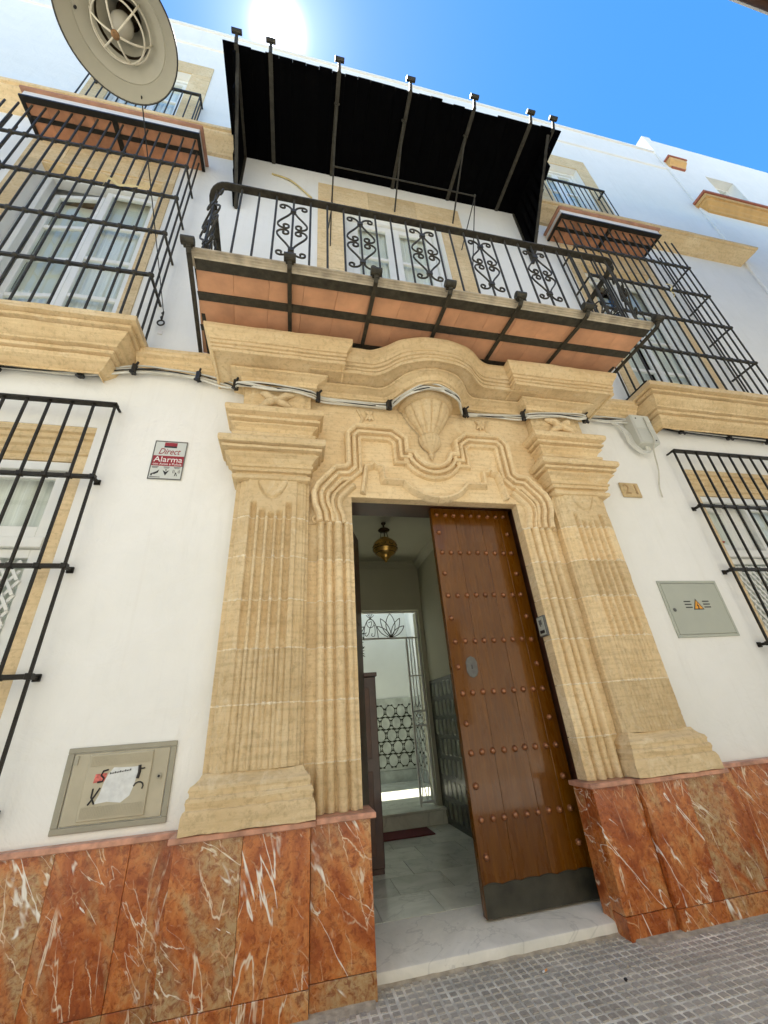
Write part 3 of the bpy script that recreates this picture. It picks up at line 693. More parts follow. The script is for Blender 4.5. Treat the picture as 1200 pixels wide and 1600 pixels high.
# shell corbel
fl = lambda a,z: 1-0.13*(1-abs(sin(6.5*a+pi/4)))**2.2*min(1,max(0,(3.93-z)*12))
shell = [(r*.86,z) for r,z in ((.22,4.0),(.30,3.985),(.325,3.95),(.315,3.925),(.275,3.915),(.28,3.90),(.262,3.86),(.238,3.81),(.20,3.755),(.158,3.705),(.122,3.665),(.108,3.64),(.10,3.625))]
put("shell_corbel", MB().lathe(shell, (0,-.085,0), 72, pi, 2*pi, mod=fl).rough(.003,14), CARVED, portal, angle=25)
bulb = [(.075,3.628),(.096,3.612),(.108,3.588),(.109,3.56),(.10,3.525),(.08,3.49),(.054,3.462),(.03,3.445),(.019,3.425),(.028,3.405),(.022,3.385),(.008,3.36),(.0005,3.345)]
put("corbel_bud", MB().lathe(bulb, (0,-.09,0), 36, pi, 2*pi, mod=lambda a,z: .94+.09*abs(sin(8*a))*(z>3.46)), CARVED, portal, angle=25)

# ------------------------------------------------------------------ marble dado, one slab at a time
def dado(label, segs, loc):
    d = thing("marble_dado", loc, label, "dado")
    for kind, args in segs:
        if kind == 'f':       # front: y, list of x joints
            y, xs, yb = args
            for a,b in zip(xs,xs[1:]):
                put("slab", MB().box(a+.0006,b-.0006,y+random.uniform(-.0015,.0015),yb,.105,.732), RED, d, bevel=.002)
                put("skirting_slab", MB().box(a+.0006,b-.0006,y-.001+random.uniform(-.0012,.0012),yb,-.01,.1025), RED, d, bevel=.002)
        elif kind == 's':     # return: x0,x1 , y0..y1
            x0,x1,y0,y1 = args
            put("slab", MB().box(x0,x1,y0,y1,-.01,.732), RED, d, bevel=.002)
        elif kind == 'c':
            x0,x1,y0,y1 = args
            put("coping", MB().box(x0,x1,y0,y1,.7335,.7625), REDCAP, d, bevel=.004)
    return d
dado("red marble dado on the gas box side of the doorway", [
    ('f',(-.045,[-4.6,-4.2,-3.84,-3.47,-3.10,-2.74,-2.385,-2.03,-1.787],.0)), ('c',(-4.6,-1.795,-.072,.0)),
    ('f',(-.200,[-1.785,-1.443,-1.087],-.05)), ('s',(-1.785,-1.765,-.0495,0)), ('c',(-1.81,-1.06,-.232,.0)),
    ('f',(-.165,[-1.084,-.745],-.05)), ('s',(-.768,-.745,-.0495,.05)), ('c',(-1.058,-.715,-.197,.05))], (-2.6,0,0))
dado("red marble dado on the electric box side of the doorway", [
    ('f',(-.045,[1.787,2.03,2.385,2.74,3.10,3.47,3.84,4.2,4.6],.0)), ('c',(1.812,4.6,-.072,.0)),
    ('f',(-.200,[1.087,1.443,1.785],-.05)), ('s',(1.765,1.785,-.0495,0)), ('c',(1.06,1.81,-.232,.0)),
    ('f',(-.165,[.745,1.084],-.05)), ('s',(.745,.768,-.0495,.05)), ('c',(.715,1.058,-.197,.05))], (2.6,0,0))

# ------------------------------------------------------------------ doorstep, doors
step = thing("doorstep", (0,-.02,0), "worn white marble doorstep slab under the open studded door", "doorstep")
mb = MB(); n = 40
v = []
for k in range(n+1):
    x = -.93+1.86*k/n; e = .004*N(x,0,0,12)
    yf = -.058 if abs(x) < .745 else .051
    v += [(x,yf-.002,-.01),(x,yf-.001+e,.008),(x,yf+e,.042),(x,yf+.003+e,.050),(x,yf+.011+e,.0545),(x,.384,.0915)]
mb.add(v, [(6*k+a,6*k+6+a,6*k+7+a,6*k+1+a) for k in range(n) for a in range(5)], True)
put("slab", mb, WHITEM, step, angle=25)
leaf = thing("door_leaf", (.36,.06,.115), "closed half of the varnished studded wooden door with dark kick plate", "door")
def LX(x): return (x+1.22)*1.0462-1.22      # leaf hangs in the rebate, 14 cm behind the stone edge
def LZ(z): return (z-1.23)*1.0462+1.23
YL = .168
seams = [LX(x) for x in (-.040,.185,.435,.62,.735)]
for a,b in zip(seams,seams[1:]):
    put("plank", MB().box(a+.0003,b-.0003,YL+random.uniform(0,.001),YL+.06,.086,2.985), WOOD, leaf, bevel=.0022)
st = None
def stud(x,z):
    global st
    x = LX(x); z = LZ(z)
    if st is None:
        st = put("stud", MB().lathe([(.0235,0),(.0235,.004),(.020,.007),(.019,.014),(.014,.021),(.007,.0245),(.0001,.025)], (0,0,0), 12), STUDM, leaf)
        me = st.data
        for vv in me.vertices: c = vv.co.copy(); vv.co = (c.x, -c.z, c.y)
        st.location = Vector((x,YL+.001,z))-leaf.location; return
    o = st.copy(); COL.objects.link(o); o.location = Vector((x+random.uniform(-.003,.003),YL+.001,z+random.uniform(-.003,.003)))-leaf.location; o.rotation_euler[1] = random.uniform(0,6)
rows = [.612,.986,1.362,1.730,2.096,2.474,2.840]
for z in rows:
    for k in range(9): stud(.012+.0825*k, z)
for z in (.425,.796,1.166,1.545,1.914,2.285,2.664):
    stud(.008,z); stud(.674,z)
mb = MB(); kp = []
nk = 48
for k in range(nk+1):
    x = LX(-.037)+.80*k/nk; kp.append((x,LZ(.285)+.010*abs(sin(k*pi/8))+.006*N(x,0,0,8)))
mb.prism([(LX(-.037),.088),(LX(-.037)+.80,.088)]+list(reversed(kp)), YL-.0025, YL+.0005)
mb.tube([(x,YL-.0025,z) for x,z in kp], .004, 5)
put("kick_plate", mb, LEADM, leaf)
lk = MB().prism([(LX(x),LZ(z)) for x,z in ((.072,1.505),(.088,1.475),(.118,1.462),(.148,1.475),(.164,1.505),(.164,1.575),(.148,1.605),(.118,1.618),(.088,1.605),(.072,1.575))], YL-.006,YL+.0005)
lo_ = put("lock_plate", lk, STEEL, leaf, bevel=.003)
put("keyhole", MB().prism([(LX(x),LZ(z)) for x,z in ((.112,1.525),(.124,1.525),(.122,1.555),(.114,1.555))], YL-.0075,YL-.0062), SIGNB, lo_)
fr = thing("door_frame", (0,.1,0), "dark timber frame lining the sandstone door opening", "door frame")
put("post", MB().box(-.898,-.855,.10,.383,.07,2.99), DWOOD, fr); put("post", MB().box(.855,.898,.0215,.383,.06,2.99), DWOOD, fr)
put("head", MB().box(-.898,.898,.0215,.383,2.992,3.018), DWOOD, fr)
ol = thing("door_leaf", (-.85,.2,.1), "opened half of the wooden door folded back into the dark hallway", "door")
mb = MB().box(-.850,-.0,.168,.228,.10,2.985); mb.rot_about((-.850,.168),radians(70)); put("panel", mb, DWOOD, ol)
mb = MB()
for z in (.35,1.2,2.05): mb.box(-.77,-.09,.161,.1675,z,z+.7)
mb.rot_about((-.850,.168),radians(70)); put("raised_panel", mb, DWOOD, ol)

# ------------------------------------------------------------------ entrance hall and patio
hf = thing("hall_floor", (0,1.5,.09), kind='structure')
tl = None
for j in range(6):
    for i in range(5):
        x = -1.02+.42*i+(.21 if j%2 else 0); y = .386+.38*j; x1 = min(x+.42,.66); 
        if x > .6: continue
        put("tile", MB().box(x+.0018,x1-.0018,y+.0018,min(y+.38,2.62)-.0018,.05,.0935+random.uniform(-.0006,.0006)), HALLM, hf)
    if j%2: put("tile", MB().box(-1.02,-.812,.386+.38*j+.001,min(.386+.38*j+.38,2.62)-.001,.05,.0935), HALLM, hf)
hs = thing("hall_step", (0,2.8,.09), kind='structure')
put("riser_slab", MB().box(-1.02,.66,2.621,2.66,.05,.225), HALLM, hs); put("tread_slab", MB().box(-1.02,.66,2.60,2.94,.226,.25), HALLM, hs, bevel=.003)
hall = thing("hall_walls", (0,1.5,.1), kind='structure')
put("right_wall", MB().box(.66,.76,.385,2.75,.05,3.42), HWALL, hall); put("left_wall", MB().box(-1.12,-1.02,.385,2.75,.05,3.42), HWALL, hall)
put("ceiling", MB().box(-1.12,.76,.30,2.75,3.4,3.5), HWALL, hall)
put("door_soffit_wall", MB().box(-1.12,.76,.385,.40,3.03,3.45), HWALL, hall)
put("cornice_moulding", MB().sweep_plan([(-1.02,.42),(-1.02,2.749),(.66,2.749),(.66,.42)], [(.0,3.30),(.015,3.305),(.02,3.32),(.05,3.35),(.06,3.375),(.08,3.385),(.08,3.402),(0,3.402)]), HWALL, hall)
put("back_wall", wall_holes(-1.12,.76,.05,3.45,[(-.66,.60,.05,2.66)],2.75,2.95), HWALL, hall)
# green glazed wall tiles
dd = thing("tile_dado", (.65,1.5,.1), "dark olive glazed tile dado along the hallway wall behind the door", "tile dado")
put("backing", MB().box(.648,.6595,.385,2.745,.094,1.66), DTILE, dd)
t0 = None
for j in range(7):
    for i in range(15):
        y = .50+.15*i+(.075 if j%2 else 0); z = .24+.215*j
        if y > 2.66: continue
        if t0 is None:
            P = [(-.045,-.06),(-.03,-.085),(.03,-.085),(.045,-.06),(.045,.06),(.03,.085),(-.03,.085),(-.045,.06)]
            mb = MB().add([(.6475,y+a,z+b) for a,b in P]+[(.643,y+a*.85,z+b*.9) for a,b in P], [tuple(range(8,16))]+[(k,(k+1)%8,(k+1)%8+8,k+8) for k in range(8)])
            t0 = o = put("tile", mb, OLIVET, dd); z0 = z; y0 = y
        else:
            o = t0.copy(); COL.objects.link(o); o.location = t0.location+Vector((0,y-y0,z-z0))
ptw = thing("patio", (0,4,.2), kind='structure')
put("floor", MB().box(-2.6,1.06,2.951,5.15,.10,.248), HALLM, ptw)
put("back_wall", MB().box(-2.6,1.3,5.15,5.3,.1,4.2), PWALL, ptw); put("side_wall", MB().box(1.06,1.25,2.951,5.149,.1,5.35), PWALL, ptw)
put("side_wall", MB().box(-2.8,-2.6,2.951,5.149,.1,5.35), PWALL, ptw)
put("shading_slab", MB().box(-2.6,1.06,2.951,4.30,3.6,3.85), PWALL, ptw)  # added out of view, shades the patio floor down to a sunlit band
put("rear_wall", wall_holes(-5.6,5.6,3.86,13.1,[],3.6,3.7), PWALL, ptw)
put("pier", MB().box(.602,.66,2.951,3.05,.25,2.66), HWALL, ptw)
put("skirting", MB().sweep_plan([(-2.59,5.149),(1.059,5.149),(1.059,2.96)], [(0,.249),(.012,.25),(.012,.42),(0,.43)]), PALET, ptw)
pd_ = thing("tile_dado", (.2,5.1,.43), "pale patio tile dado with black interlaced star pattern seen through the gate", "tile dado")
put("panel", MB().box(-1.4,1.045,5.135,5.148,.43,1.58).box(1.045,1.058,2.96,5.134,.43,1.58), PALET, pd_)
mb = MB()
def chain(ox,oz,pl):
    for k in range(8):
        a0, a1 = radians(22.5+45*k), radians(67.5+45*k)
        for t in (0,.33,.66):
            x = .094*((1-t)*cos(a0)+t*cos(a1)); z = .108*((1-t)*sin(a0)+t*sin(a1)); s = .0085 if t else .014
            if pl: mb.box(ox+x-s,ox+x+s,5.131,5.134,oz+z-s,oz+z+s)
            else: mb.box(1.041,1.044,ox+x-s,ox+x+s,oz+z-s,oz+z+s)
for j in range(5):
    for i in range(10): chain(-.83+.205*i+(.1025 if j%2 else 0), .58+.195*j, True)
    for i in range(8): chain(3.3+.23*i, .58+.195*j, False)
put("star_pattern", mb, DTILE, pd_, kind='stuff')
# wrought gate screen
gate = thing("iron_gate_screen", (0,2.85,.25), "white wrought iron gate screen with lotus fanlight inside the hallway", "gate")
mb = MB()
GX0,GX1,GY = -.655,.595,2.83
for x in (GX0+.015,.40,.585): put("post", MB().box(x-.012,x+.012,GY-.012,GY+.012,.25,2.27 if x==.40 else 2.655), WPAINT, gate)
for z in (.29,1.13,1.30,2.27,2.645): put("rail", MB().box((.412 if z<2 else GX0+.027),.573,GY-.01,GY+.01,z-.011,z+.011), WPAINT, gate)
for x in (.447,.492,.537): put("bar", MB().box(x-.006,x+.006,GY-.006,GY+.006,1.31,2.258), WPAINT, gate)
put("rail", MB().box(.412,.573,GY-.01,GY+.01,1.74,1.757), WPAINT, gate)
mb = MB()
for z0 in (.30,.715):
    mb.bar((.415,GY,z0),(.49,GY,z0+.41),.009); mb.bar((.49,GY,z0),(.415,GY,z0+.41),.009); mb.bar((.49,GY,z0),(.57,GY,z0+.41),.009); mb.bar((.57,GY,z0),(.49,GY,z0+.41),.009)
put("lattice", mb, WPAINT, gate)
mb = MB().tube([(.492+.065*cos(a*pi/10),GY,1.215+.065*sin(a*pi/10)) for a in range(20)], .006, 5, closed=True)
for a in (30,90,150,210,270,330): mb.bar((.492,GY,1.215),(.492+.065*cos(radians(a)),GY,1.215+.065*sin(radians(a))),.006)
put("wheel_motif", mb, WPAINT, gate)
def leafshape(cx, h, w, base):
    return [[(cx,GY,base)]+[(cx+s*w*sin(pi*t)**.8,GY,base+h*t) for t in (.15,.3,.45,.6,.75,.88)]+[(cx,GY,base+h)] for s in (-1,1)]
for cx in (.18,-.42):
    mb = MB()
    for ang,h,w in ((0,.345,.07),(28,.31,.045),(-28,.31,.045),(52,.26,.04),(-52,.26,.04)):
        for pth in leafshape(0,h,w,0):
            a = radians(ang); mb.tube([(cx+x*cos(a)+z*sin(a),y,2.285+z*cos(a)-x*sin(a)) for x,y,z in pth], .006, 5)
    put("lotus_scroll", mb, IRONG, gate)
mb = MB()
mb.tube([(-.12+.105*cos(a),GY,2.285+.27*sin(a)) for a in (i*pi/14 for i in range(15))], .006, 5)
mb.tube([(-.12+.055*cos(a),GY,2.49+.06*sin(a)) for a in (i*pi/9 for i in range(18))], .005, 5, closed=True)
mb.tube(smoothpath([(-.15,GY,2.50),(-.10,GY,2.515),(-.115,GY,2.45),(-.14,GY,2.40)],4), .005, 5)
mb.tube(smoothpath([(-.06,GY,2.47),(-.055,GY,2.38),(-.07,GY,2.31),(-.11,GY,2.315),(-.10,GY,2.35)],4), .005, 5)
mb.tube(smoothpath([(-.13,GY,2.43),(-.15,GY,2.35),(-.19,GY,2.31),(-.205,GY,2.345),(-.18,GY,2.36)],4), .005, 5)
for a in (-50,-25,0,25,50): mb.tube([(-.12,GY,2.555),(-.12+.075*sin(radians(a)),GY,2.555+.085*cos(radians(a)))], .004, 4)
put("monogram", mb, IRONG, gate)
# lantern
lan = thing("hall_lantern", (-.17,1.35,2.94), "round pierced brass lantern hanging from the hallway ceiling", "lantern")
L = (-.17,1.35,0)
put("ceiling_rose", MB().lathe([(.0001,3.40),(.03,3.40),(.028,3.385),(.012,3.37),(.009,3.33),(.06,3.315),(.075,3.30),(.06,3.285),(.02,3.275),(.0001,3.27)], L, 20), DBRASS, lan)
mb = MB()
for k in range(3): a = k*2.094+.4; mb.tube([(L[0]+.04*cos(a),L[1]+.04*sin(a),3.285),(L[0]+.058*cos(a),L[1]+.058*sin(a),3.185)], .004, 5)
mb.tube([(L[0],L[1],3.28),(L[0],L[1],3.19)], .004, 5); put("chain", mb, DBRASS, lan)
body = [(.0001,3.195),(.05,3.195),(.066,3.185),(.068,3.17),(.105,3.155),(.138,3.12),(.15,3.075),(.147,3.045),(.149,3.04),(.143,3.025),(.118,2.995),(.117,2.99),(.085,2.965),(.06,2.955),(.062,2.95),(.036,2.925),(.02,2.905),(.012,2.885),(.0001,2.88)]
put("globe", MB().lathe(body, L, 28), BRASS, lan)
mb = MB()
for k in range(10):
    a = k*2*pi/10; cx,cy = L[0]+.140*cos(a), L[1]+.140*sin(a); u = Vector((-sin(a),cos(a),0)); w = Vector((cos(a)*-.45,sin(a)*-.45,.9))
    mb.tube([Vector((cx,cy,3.09))+u*.026*cos(t)+w*.03*sin(t) for t in (i*pi/5 for i in range(10))], .004, 4, closed=True)
for z,r in ((3.04,.1495),(2.992,.1165),(3.165,.069)): mb.tube([(L[0]+r*cos(t*pi/12),L[1]+r*sin(t*pi/12),z) for t in range(24)], .004, 5, closed=True)
put("filigree", mb, DBRASS, lan)
cab = thing("hall_cabinet", (-.7,1.6,.094), "tall dark wooden cabinet at the side of the hallway", "cabinet")
put("body", MB().box(-1.0,-.40,1.24,2.0,.13,1.62), DWOOD, cab, bevel=.006); put("top", MB().box(-1.015,-.385,1.225,2.01,1.622,1.66), DWOOD, cab, bevel=.004)
put("plinth", MB().box(-.99,-.405,1.25,1.99,.094,.128), DWOOD, cab)
for z0,z1 in ((.22,.82),(.92,1.52)): put("side_panel", MB().box(-.93,-.47,1.232,1.239,z0,z1), simple("cabinet_panel",(0.10,.04,.02),.35,var=.3) if z0<.3 else bpy.data.materials["cabinet_panel"], cab, bevel=.004)
pl = thing("hall_plant", (-.575,1.34,1.66), "dark leafy plant in a small pot on top of the hallway cabinet", "plant")
put("pot", MB().lathe([(.0001,1.661),(.05,1.661),(.062,1.70),(.055,1.75),(.035,1.80),(.03,1.84),(.05,1.86),(.0001,1.85)], (-.575,1.34,0), 16), DBRASS, pl)
mb = MB(); r = random.Random(2)
for k in range(260):
    a = r.uniform(0,6.28); h = r.uniform(.0,.27); rr = r.uniform(.0,.085); c = Vector((-.575+rr*cos(a),1.34+rr*sin(a),1.85+h))
    d = Vector((r.uniform(-1,1),r.uniform(-1,1),r.uniform(-.6,.8))).normalized(); w = d.orthogonal().normalized()*.010
    mb.add([c,c+d*.02+w,c+d*.045,c+d*.02-w],[(0,1,2,3)])
put("foliage", mb, LEAF, pl, kind='stuff')
put("door_mat", MB().box(-.30,.36,2.22,2.55,.0945,.104), REDMAT, label="dark red mat lying before the hallway step", cat="mat")

# ------------------------------------------------------------------ balcony
balc = thing("balcony", (0,-.5,4.4), "long iron balcony with tiled underside above the stone doorway", "balcony")
# plan of slab: trapezoid, deeper than wide bracket splay
def bx(t): return 2.17-(2.17-2.03)*t      # half width, t=0 wall .. 1 front
SF, SW = 4.372, 4.50      # underside height at front / wall
YF = -1.06
def uz(y): return SW+(SF-SW)*(y/YF)
tilex = [-2.0+4.0*i/15 for i in range(16)]
for (ya,yb) in ((-.03,-.36),(-.36,-.69),(-.69,-1.0)):
    for a,b in zip(tilex,tilex[1:]):
        k0 = bx(ya/YF)/2.0; k1 = bx(yb/YF)/2.0; g = .0012; e = random.uniform(-.0012,.0012)
        z0,z1 = uz(ya)+.006+e, uz(yb)+.006+e
        v = [(a*k0+g,ya-g,z0),(b*k0-g,ya-g,z0),(b*k1-g,yb+g,z1),(a*k1+g,yb+g,z1)]
        put("soffit_tile", MB().add(v+[(x,y,z+.03) for x,y,z in v],[(0,1,2,3),(7,6,5,4),(0,4,5,1),(1,5,6,2),(2,6,7,3),(3,7,4,0)]), CLAY, balc)
put("slab_core", MB().add([(-2.15,-.02,SW+.04),(2.15,-.02,SW+.04),(2.02,-1.03,SF+.05),(-2.02,-1.03,SF+.05),(-2.15,-.02,SW+.09),(2.15,-.02,SW+.09),(2.02,-1.03,SF+.062),(-2.02,-1.03,SF+.062)],[(0,3,2,1),(4,5,6,7),(0,1,5,4),(1,2,6,5),(2,3,7,6),(3,0,4,7)]), CLAY, balc)
edge = [(-.03,.0),(.0,.0),(.002,.03),(.016,.034),(.016,.046),(.010,.05),(.010,.058),(.030,.062),(.030,.078),(.024,.081),(.024,.086),(.046,.09),(.046,.112),(-.03,.115)]
mb = MB(); pth = [(-2.05,-.95),(-2.04,-1.03)]+[(-2.04+4.08*i/20,-1.03) for i in range(1,21)]+[(2.05,-.95)]
mb.sweep_plan(pth, [(o,SF+.008+z*.52) for o,z in edge]).rough(.003,10)
put("moulded_edge", mb, simple("edge_stucco",(.44,.38,.28),.85,0,.3,10,.3,60), balc, angle=30)
for y,w in ((-.985,.085),(-.70,.075),(-.36,.06)):
    t = y/YF; put("flat_bar", MB().box(-bx(t),bx(t),y-w/2,y+w/2,uz(y)-.006,uz(y)+.004), IRONG, balc)
brx = [-1.345,-.665,-.03,.625,1.30]
def bracket(x0, x1):
    mb = MB(); P = []
    for t in (0,.25,.5,.75,.93): P.append((x0+(x1-x0)*t, YF*t-.04*(1-t), uz(YF*t)-.014))
    P += [(x1,-1.075,SF-.012),(x1,-1.10,SF+.01),(x1,-1.108,SF+.04)]
    for p,q in zip(P,P[1:]):
        mb.bar(p,q,.034,.016)
    return mb
def knob(x): return MB().tube([(x-.045,-1.115,SF+.066),(x+.045,-1.115,SF+.066)], .034, 10).box(x-.03,x+.03,-1.125,-1.08,SF+.03,SF+.06)
for x in [-99]+brx+[99]:
    if x == -99: b = bracket(-2.185,-2.065); kx = -2.075
    elif x == 99: b = bracket(2.185,2.065); kx = 2.075
    else: b = bracket(x,x); kx = x
    o = put("bracket", b, IRONG, balc); put("rolled_end", knob(kx), IRONG, o, angle=40)
# railing
RZ0, RZ1 = SF+.078, SF+1.075; HB = 1.90; YR = -1.045
plan = [(-2.10,-.02),(-2.055,-.905)] + [(-2.055+.14*(1-cos(a)), -.905-.14*sin(a)) for a in (radians(15*i) for i in range(1,7))]
plan = plan + [(-x,y) for x,y in reversed(plan)]
def railpath(z): return [(x,y,z) for x,y in plan]
mb = MB()
P = railpath(RZ1)
def ribbon(P, w, h):
    mb = MB(); Q = [Vector(p) for p in P]; m = len(Q); v = []
    for i in range(m):
        d = (Q[min(i+1,m-1)]-Q[max(i-1,0)]).normalized(); n = Vector((d.y,-d.x,0)).normalized()
        v += [Q[i]-n*w/2-Vector((0,0,h/2)),Q[i]+n*w/2-Vector((0,0,h/2)),Q[i]+n*w/2+Vector((0,0,h/2)),Q[i]-n*w/2+Vector((0,0,h/2))]
    return mb.add(v,[(4*i+a,4*i+4+a,4*i+4+(a+1)%4,4*i+(a+1)%4) for i in range(m-1) for a in range(4)]+[(0,1,2,3),(4*m-1,4*m-2,4*m-3,4*m-4)])
put("top_rail", ribbon(P,.062,.018), IRONG, balc, bevel=.003)
put("bottom_rail", ribbon(railpath(RZ0),.03,.014), IRONG, balc)
panels = [-1.346,-.754,-.162,.43,1.022]
pitch = .148
bal = None
xs = sorted({round(-1.346+pitch*k,4) for k in range(-4,23)})
xs = [x for x in xs if -1.93 < x < 1.93]
def baluster(x,y):
    global bal
    if bal is None:
        bal = put("baluster", MB().tube([(x,y,RZ0),(x,y,RZ1-.01)], .0095, 8), IRONG, balc); baluster.o = (x,y); return
    o = bal.copy(); COL.objects.link(o); o.location = bal.location+Vector((x-baluster.o[0],y-baluster.o[1],0))
for x in xs: baluster(x, YR)
for s in (-1,1):
    for y in (-.12,-.27,-.42,-.57,-.72,-.87): baluster(s*(2.057+ .05*(.9+y)), y)
def scroll_panel():
    mb = MB(); C = (RZ0+RZ1)/2
    def mir(p): 
        for sx in (-1,1):
            for sz in (-1,1): mb.tube([(sx*x,0,C+sz*z) for x,z in p], .0085, 6)
    S = [(.012,.30),(.02,.255),(.05,.20),(.085,.15),(.115,.10),(.122,.06),(.10,.025),(.06,.012)]
    S = [tuple(v) for v in smoothpath([(x,0,z) for x,z in S],4)]; S = [(x,z) for x,_,z in S]
    S += [(.058-.036*sin(a)*(1-a/9)*1.0, .050-.038*cos(a)*(1-a/9)) for a in (i*.45 for i in range(1,14))]
    mir(S)
    T = [(.012,.29),(.022,.335),(.05,.365),(.085,.375)]
    T = [(x,z) for x,_,z in smoothpath([(x,0,z) for x,z in T],4)]
    T += [(.088+.034*sin(a)*(1-a/8), .341+.034*cos(a)*(1-a/8)) for a in (i*.45 for i in range(1,13))]
    mir(T)
    return mb
sp = scroll_panel(); C_ = (RZ0+RZ1)/2
first = None
def add_scroll(x, y, rz):
    global first
    if first is None:
        first = put("scroll_panel", MB().add([(a+x,b+y,c) for a,b,c in sp.v], sp.f, True), IRONG, balc)
        cl = MB()
        for sz in (-1,1): cl.box(x-.024,x+.024,y-.014,y+.014,C_+sz*.29-.022,C_+sz*.29+.022)
        add_scroll.c = put("collar", cl, IRONG, first); add_scroll.o = (x,y); return
    o = first.copy(); COL.objects.link(o); o.location = first.location+Vector((x-add_scroll.o[0],y-add_scroll.o[1],0)); o.rotation_euler[2] = rz
    c = add_scroll.c.copy(); COL.objects.link(c); c.parent = o
for x in panels: add_scroll(x, YR, 0)
for s in (-1,1): add_scroll(s*2.068, -.72, pi/2); add_scroll(s*2.005,-.995,s*radians(48)); baluster(s*2.005,-.995)

# ------------------------------------------------------------------ black canopy over the balcony
can = thing("canopy", (0,-.5,8.6), "wide black boarded canopy on iron brackets above the balcony", "canopy")
CW, CF = 8.60, 8.575
def cz(y): return CW+(CF-CW)*(-y/1.1)
n = 28
for k in range(n):
    a = -2.30+4.62*k/n; b = -2.30+4.62*(k+1)/n; e = random.uniform(0,.012); f = random.uniform(-.012,.006)
    if k > 16 and k < 24: f += random.uniform(-.03,.0)
    put("board", MB().box(a+.001,b-.001,-1.11-f,-.002,CW-.012+e*.3,CW+.012+e*.3), BLACKW, can)
put("roof_bed", MB().box(-2.28,2.30,-1.07,-.002,CW+.0155,CW+.05), BLACKW, can)
for x in (-2.14,-1.74,-.895,.05,.96,1.82,2.18):
    mb = MB().bar((x,-.005,CW-.03),(x,-1.12,CW-.03),.05,.02).bar((x,-1.12,CW-.03),(x,-1.15,CW+.05),.04,.018).bar((x,-1.15,CW+.05),(x,-1.17,CW+.115),.035,.016)
    o = put("rafter", mb, IRONG, can)
    put("rolled_end", MB().tube([(x-.06,-1.185,CW+.125),(x+.06,-1.185,CW+.125)], .03, 8), IRONG, o, angle=40)
for s in (-1,1):
    X = s*2.16; rr = random.Random(s+4)
    m = 9
    for k in range(m):     # overlapping boards of the side cheek, stepped outer edge
        y0 = -.01-1.04*k/m; y1 = -.01-1.04*(k+1)/m
        zb = 7.20+1.30*((k+.25)/m)**.85 + rr.uniform(-.09,.09)
        zb2 = zb+.07
        put("cheek_board", MB().add([(X-.012,y0,zb),(X-.012,y1-.035,zb2),(X-.012,y1-.012,CW-.02),(X-.012,y0,CW-.02),(X+.012,y0,zb),(X+.012,y1-.035,zb2),(X+.012,y1-.012,CW-.02),(X+.012,y0,CW-.02)],
            [(0,1,2,3),(7,6,5,4),(0,4,5,1),(1,5,6,2),(2,6,7,3),(3,7,4,0)]), BLACKW, can)
    xi = X-s*.03
    put("side_strut", MB().bar((xi,-.02,7.18),(xi,-1.05,CW-.05),.04,.018).bar((xi,-.015,7.18),(xi,-.015,CW-.05),.03,.02).bar((xi,-.02,7.18),(xi,-.06,7.34),.05,.015), IRONG, can)

# braces from the canopy rafters back to the wall, with a cross rod and hanging wires
for x,zw in ((-.895,7.80),(.03,7.86),(.945,7.86)):
    put("brace", MB().tube([(x,-.82,CW-.045),(x,-.003,zw)], .013, 6), IRONG, can)
    put("eye_ring", MB().tube([(x+.03*cos(t*pi/6),-.82,CW-.05+.03*sin(t*pi/6)) for t in range(12)], .009, 5, closed=True), IRONG, can)
    put("wall_plate", MB().box(x-.03,x+.03,-.012,-.002,zw-.05,zw+.05), IRONG, can)
put("cross_rod", MB().tube([(-.90,-.34,8.03),(1.20,-.34,8.06)], .010, 6), IRONG, can)
put("rod_knob", MB().lathe([(.0001,.035),(.018,.02),(.02,0),(.012,-.02),(.0001,-.02)], (1.205,-.34,8.06), 8), IRONG, can)
put("hanging_wire", MB().tube([(1.20,-.34,8.04),(.93,-.08,7.06)], .008, 5), IRONG, can)
put("hanging_wire", MB().tube([(1.20,-.34,8.04),(1.02,-.08,6.63)], .008, 5), IRONG, can)
put("hanging_wire", MB().tube([(-.90,-.02,7.78),(-.925,-.02,6.7)], .008, 5), IRONG, can)
put("hanging_wire", MB().tube([(-.885,-.02,7.78),(-.95,-.02,7.1)], .008, 5), IRONG, can)

# ------------------------------------------------------------------ windows
def pane_grid(parent, x0,x1,z0,z1,y,nz,frame=.068,gb=.052, off=None):
    """one casement: frame, glazing bars and panes, all parts; optional swing (hinge x, angle)"""
    def rt(m):
        return m.rot_about((off[0],y),off[1]) if off else m
    f = MB().box(x0,x0+frame,y-.022,y+.022,z0,z1).box(x1-frame,x1,y-.022,y+.022,z0,z1).box(x0+frame,x1-frame,y-.0215,y+.0215,z0,z0+frame*1.3).box(x0+frame,x1-frame,y-.0215,y+.0215,z1-frame,z1)
    s = put("sash", rt(f), WPAINT, parent, bevel=.004)
    zs = [z0+frame*1.3+(z1-frame-z0-frame*1.3)*k/nz for k in range(nz+1)]
    for k in range(1,nz): put("glazing_bar", rt(MB().box(x0+frame,x1-frame,y-.018,y+.018,zs[k]-gb/2,zs[k]+gb/2)), WPAINT, s, bevel=.003)
    for k in range(nz): put("pane", rt(MB().box(x0+frame-.005,x1-frame+.005,y-.002,y+.002,zs[k]+(gb/2 if k else 0)-.004,zs[k+1]-(gb/2 if k<nz-1 else 0)+.004)), GLASS, s)
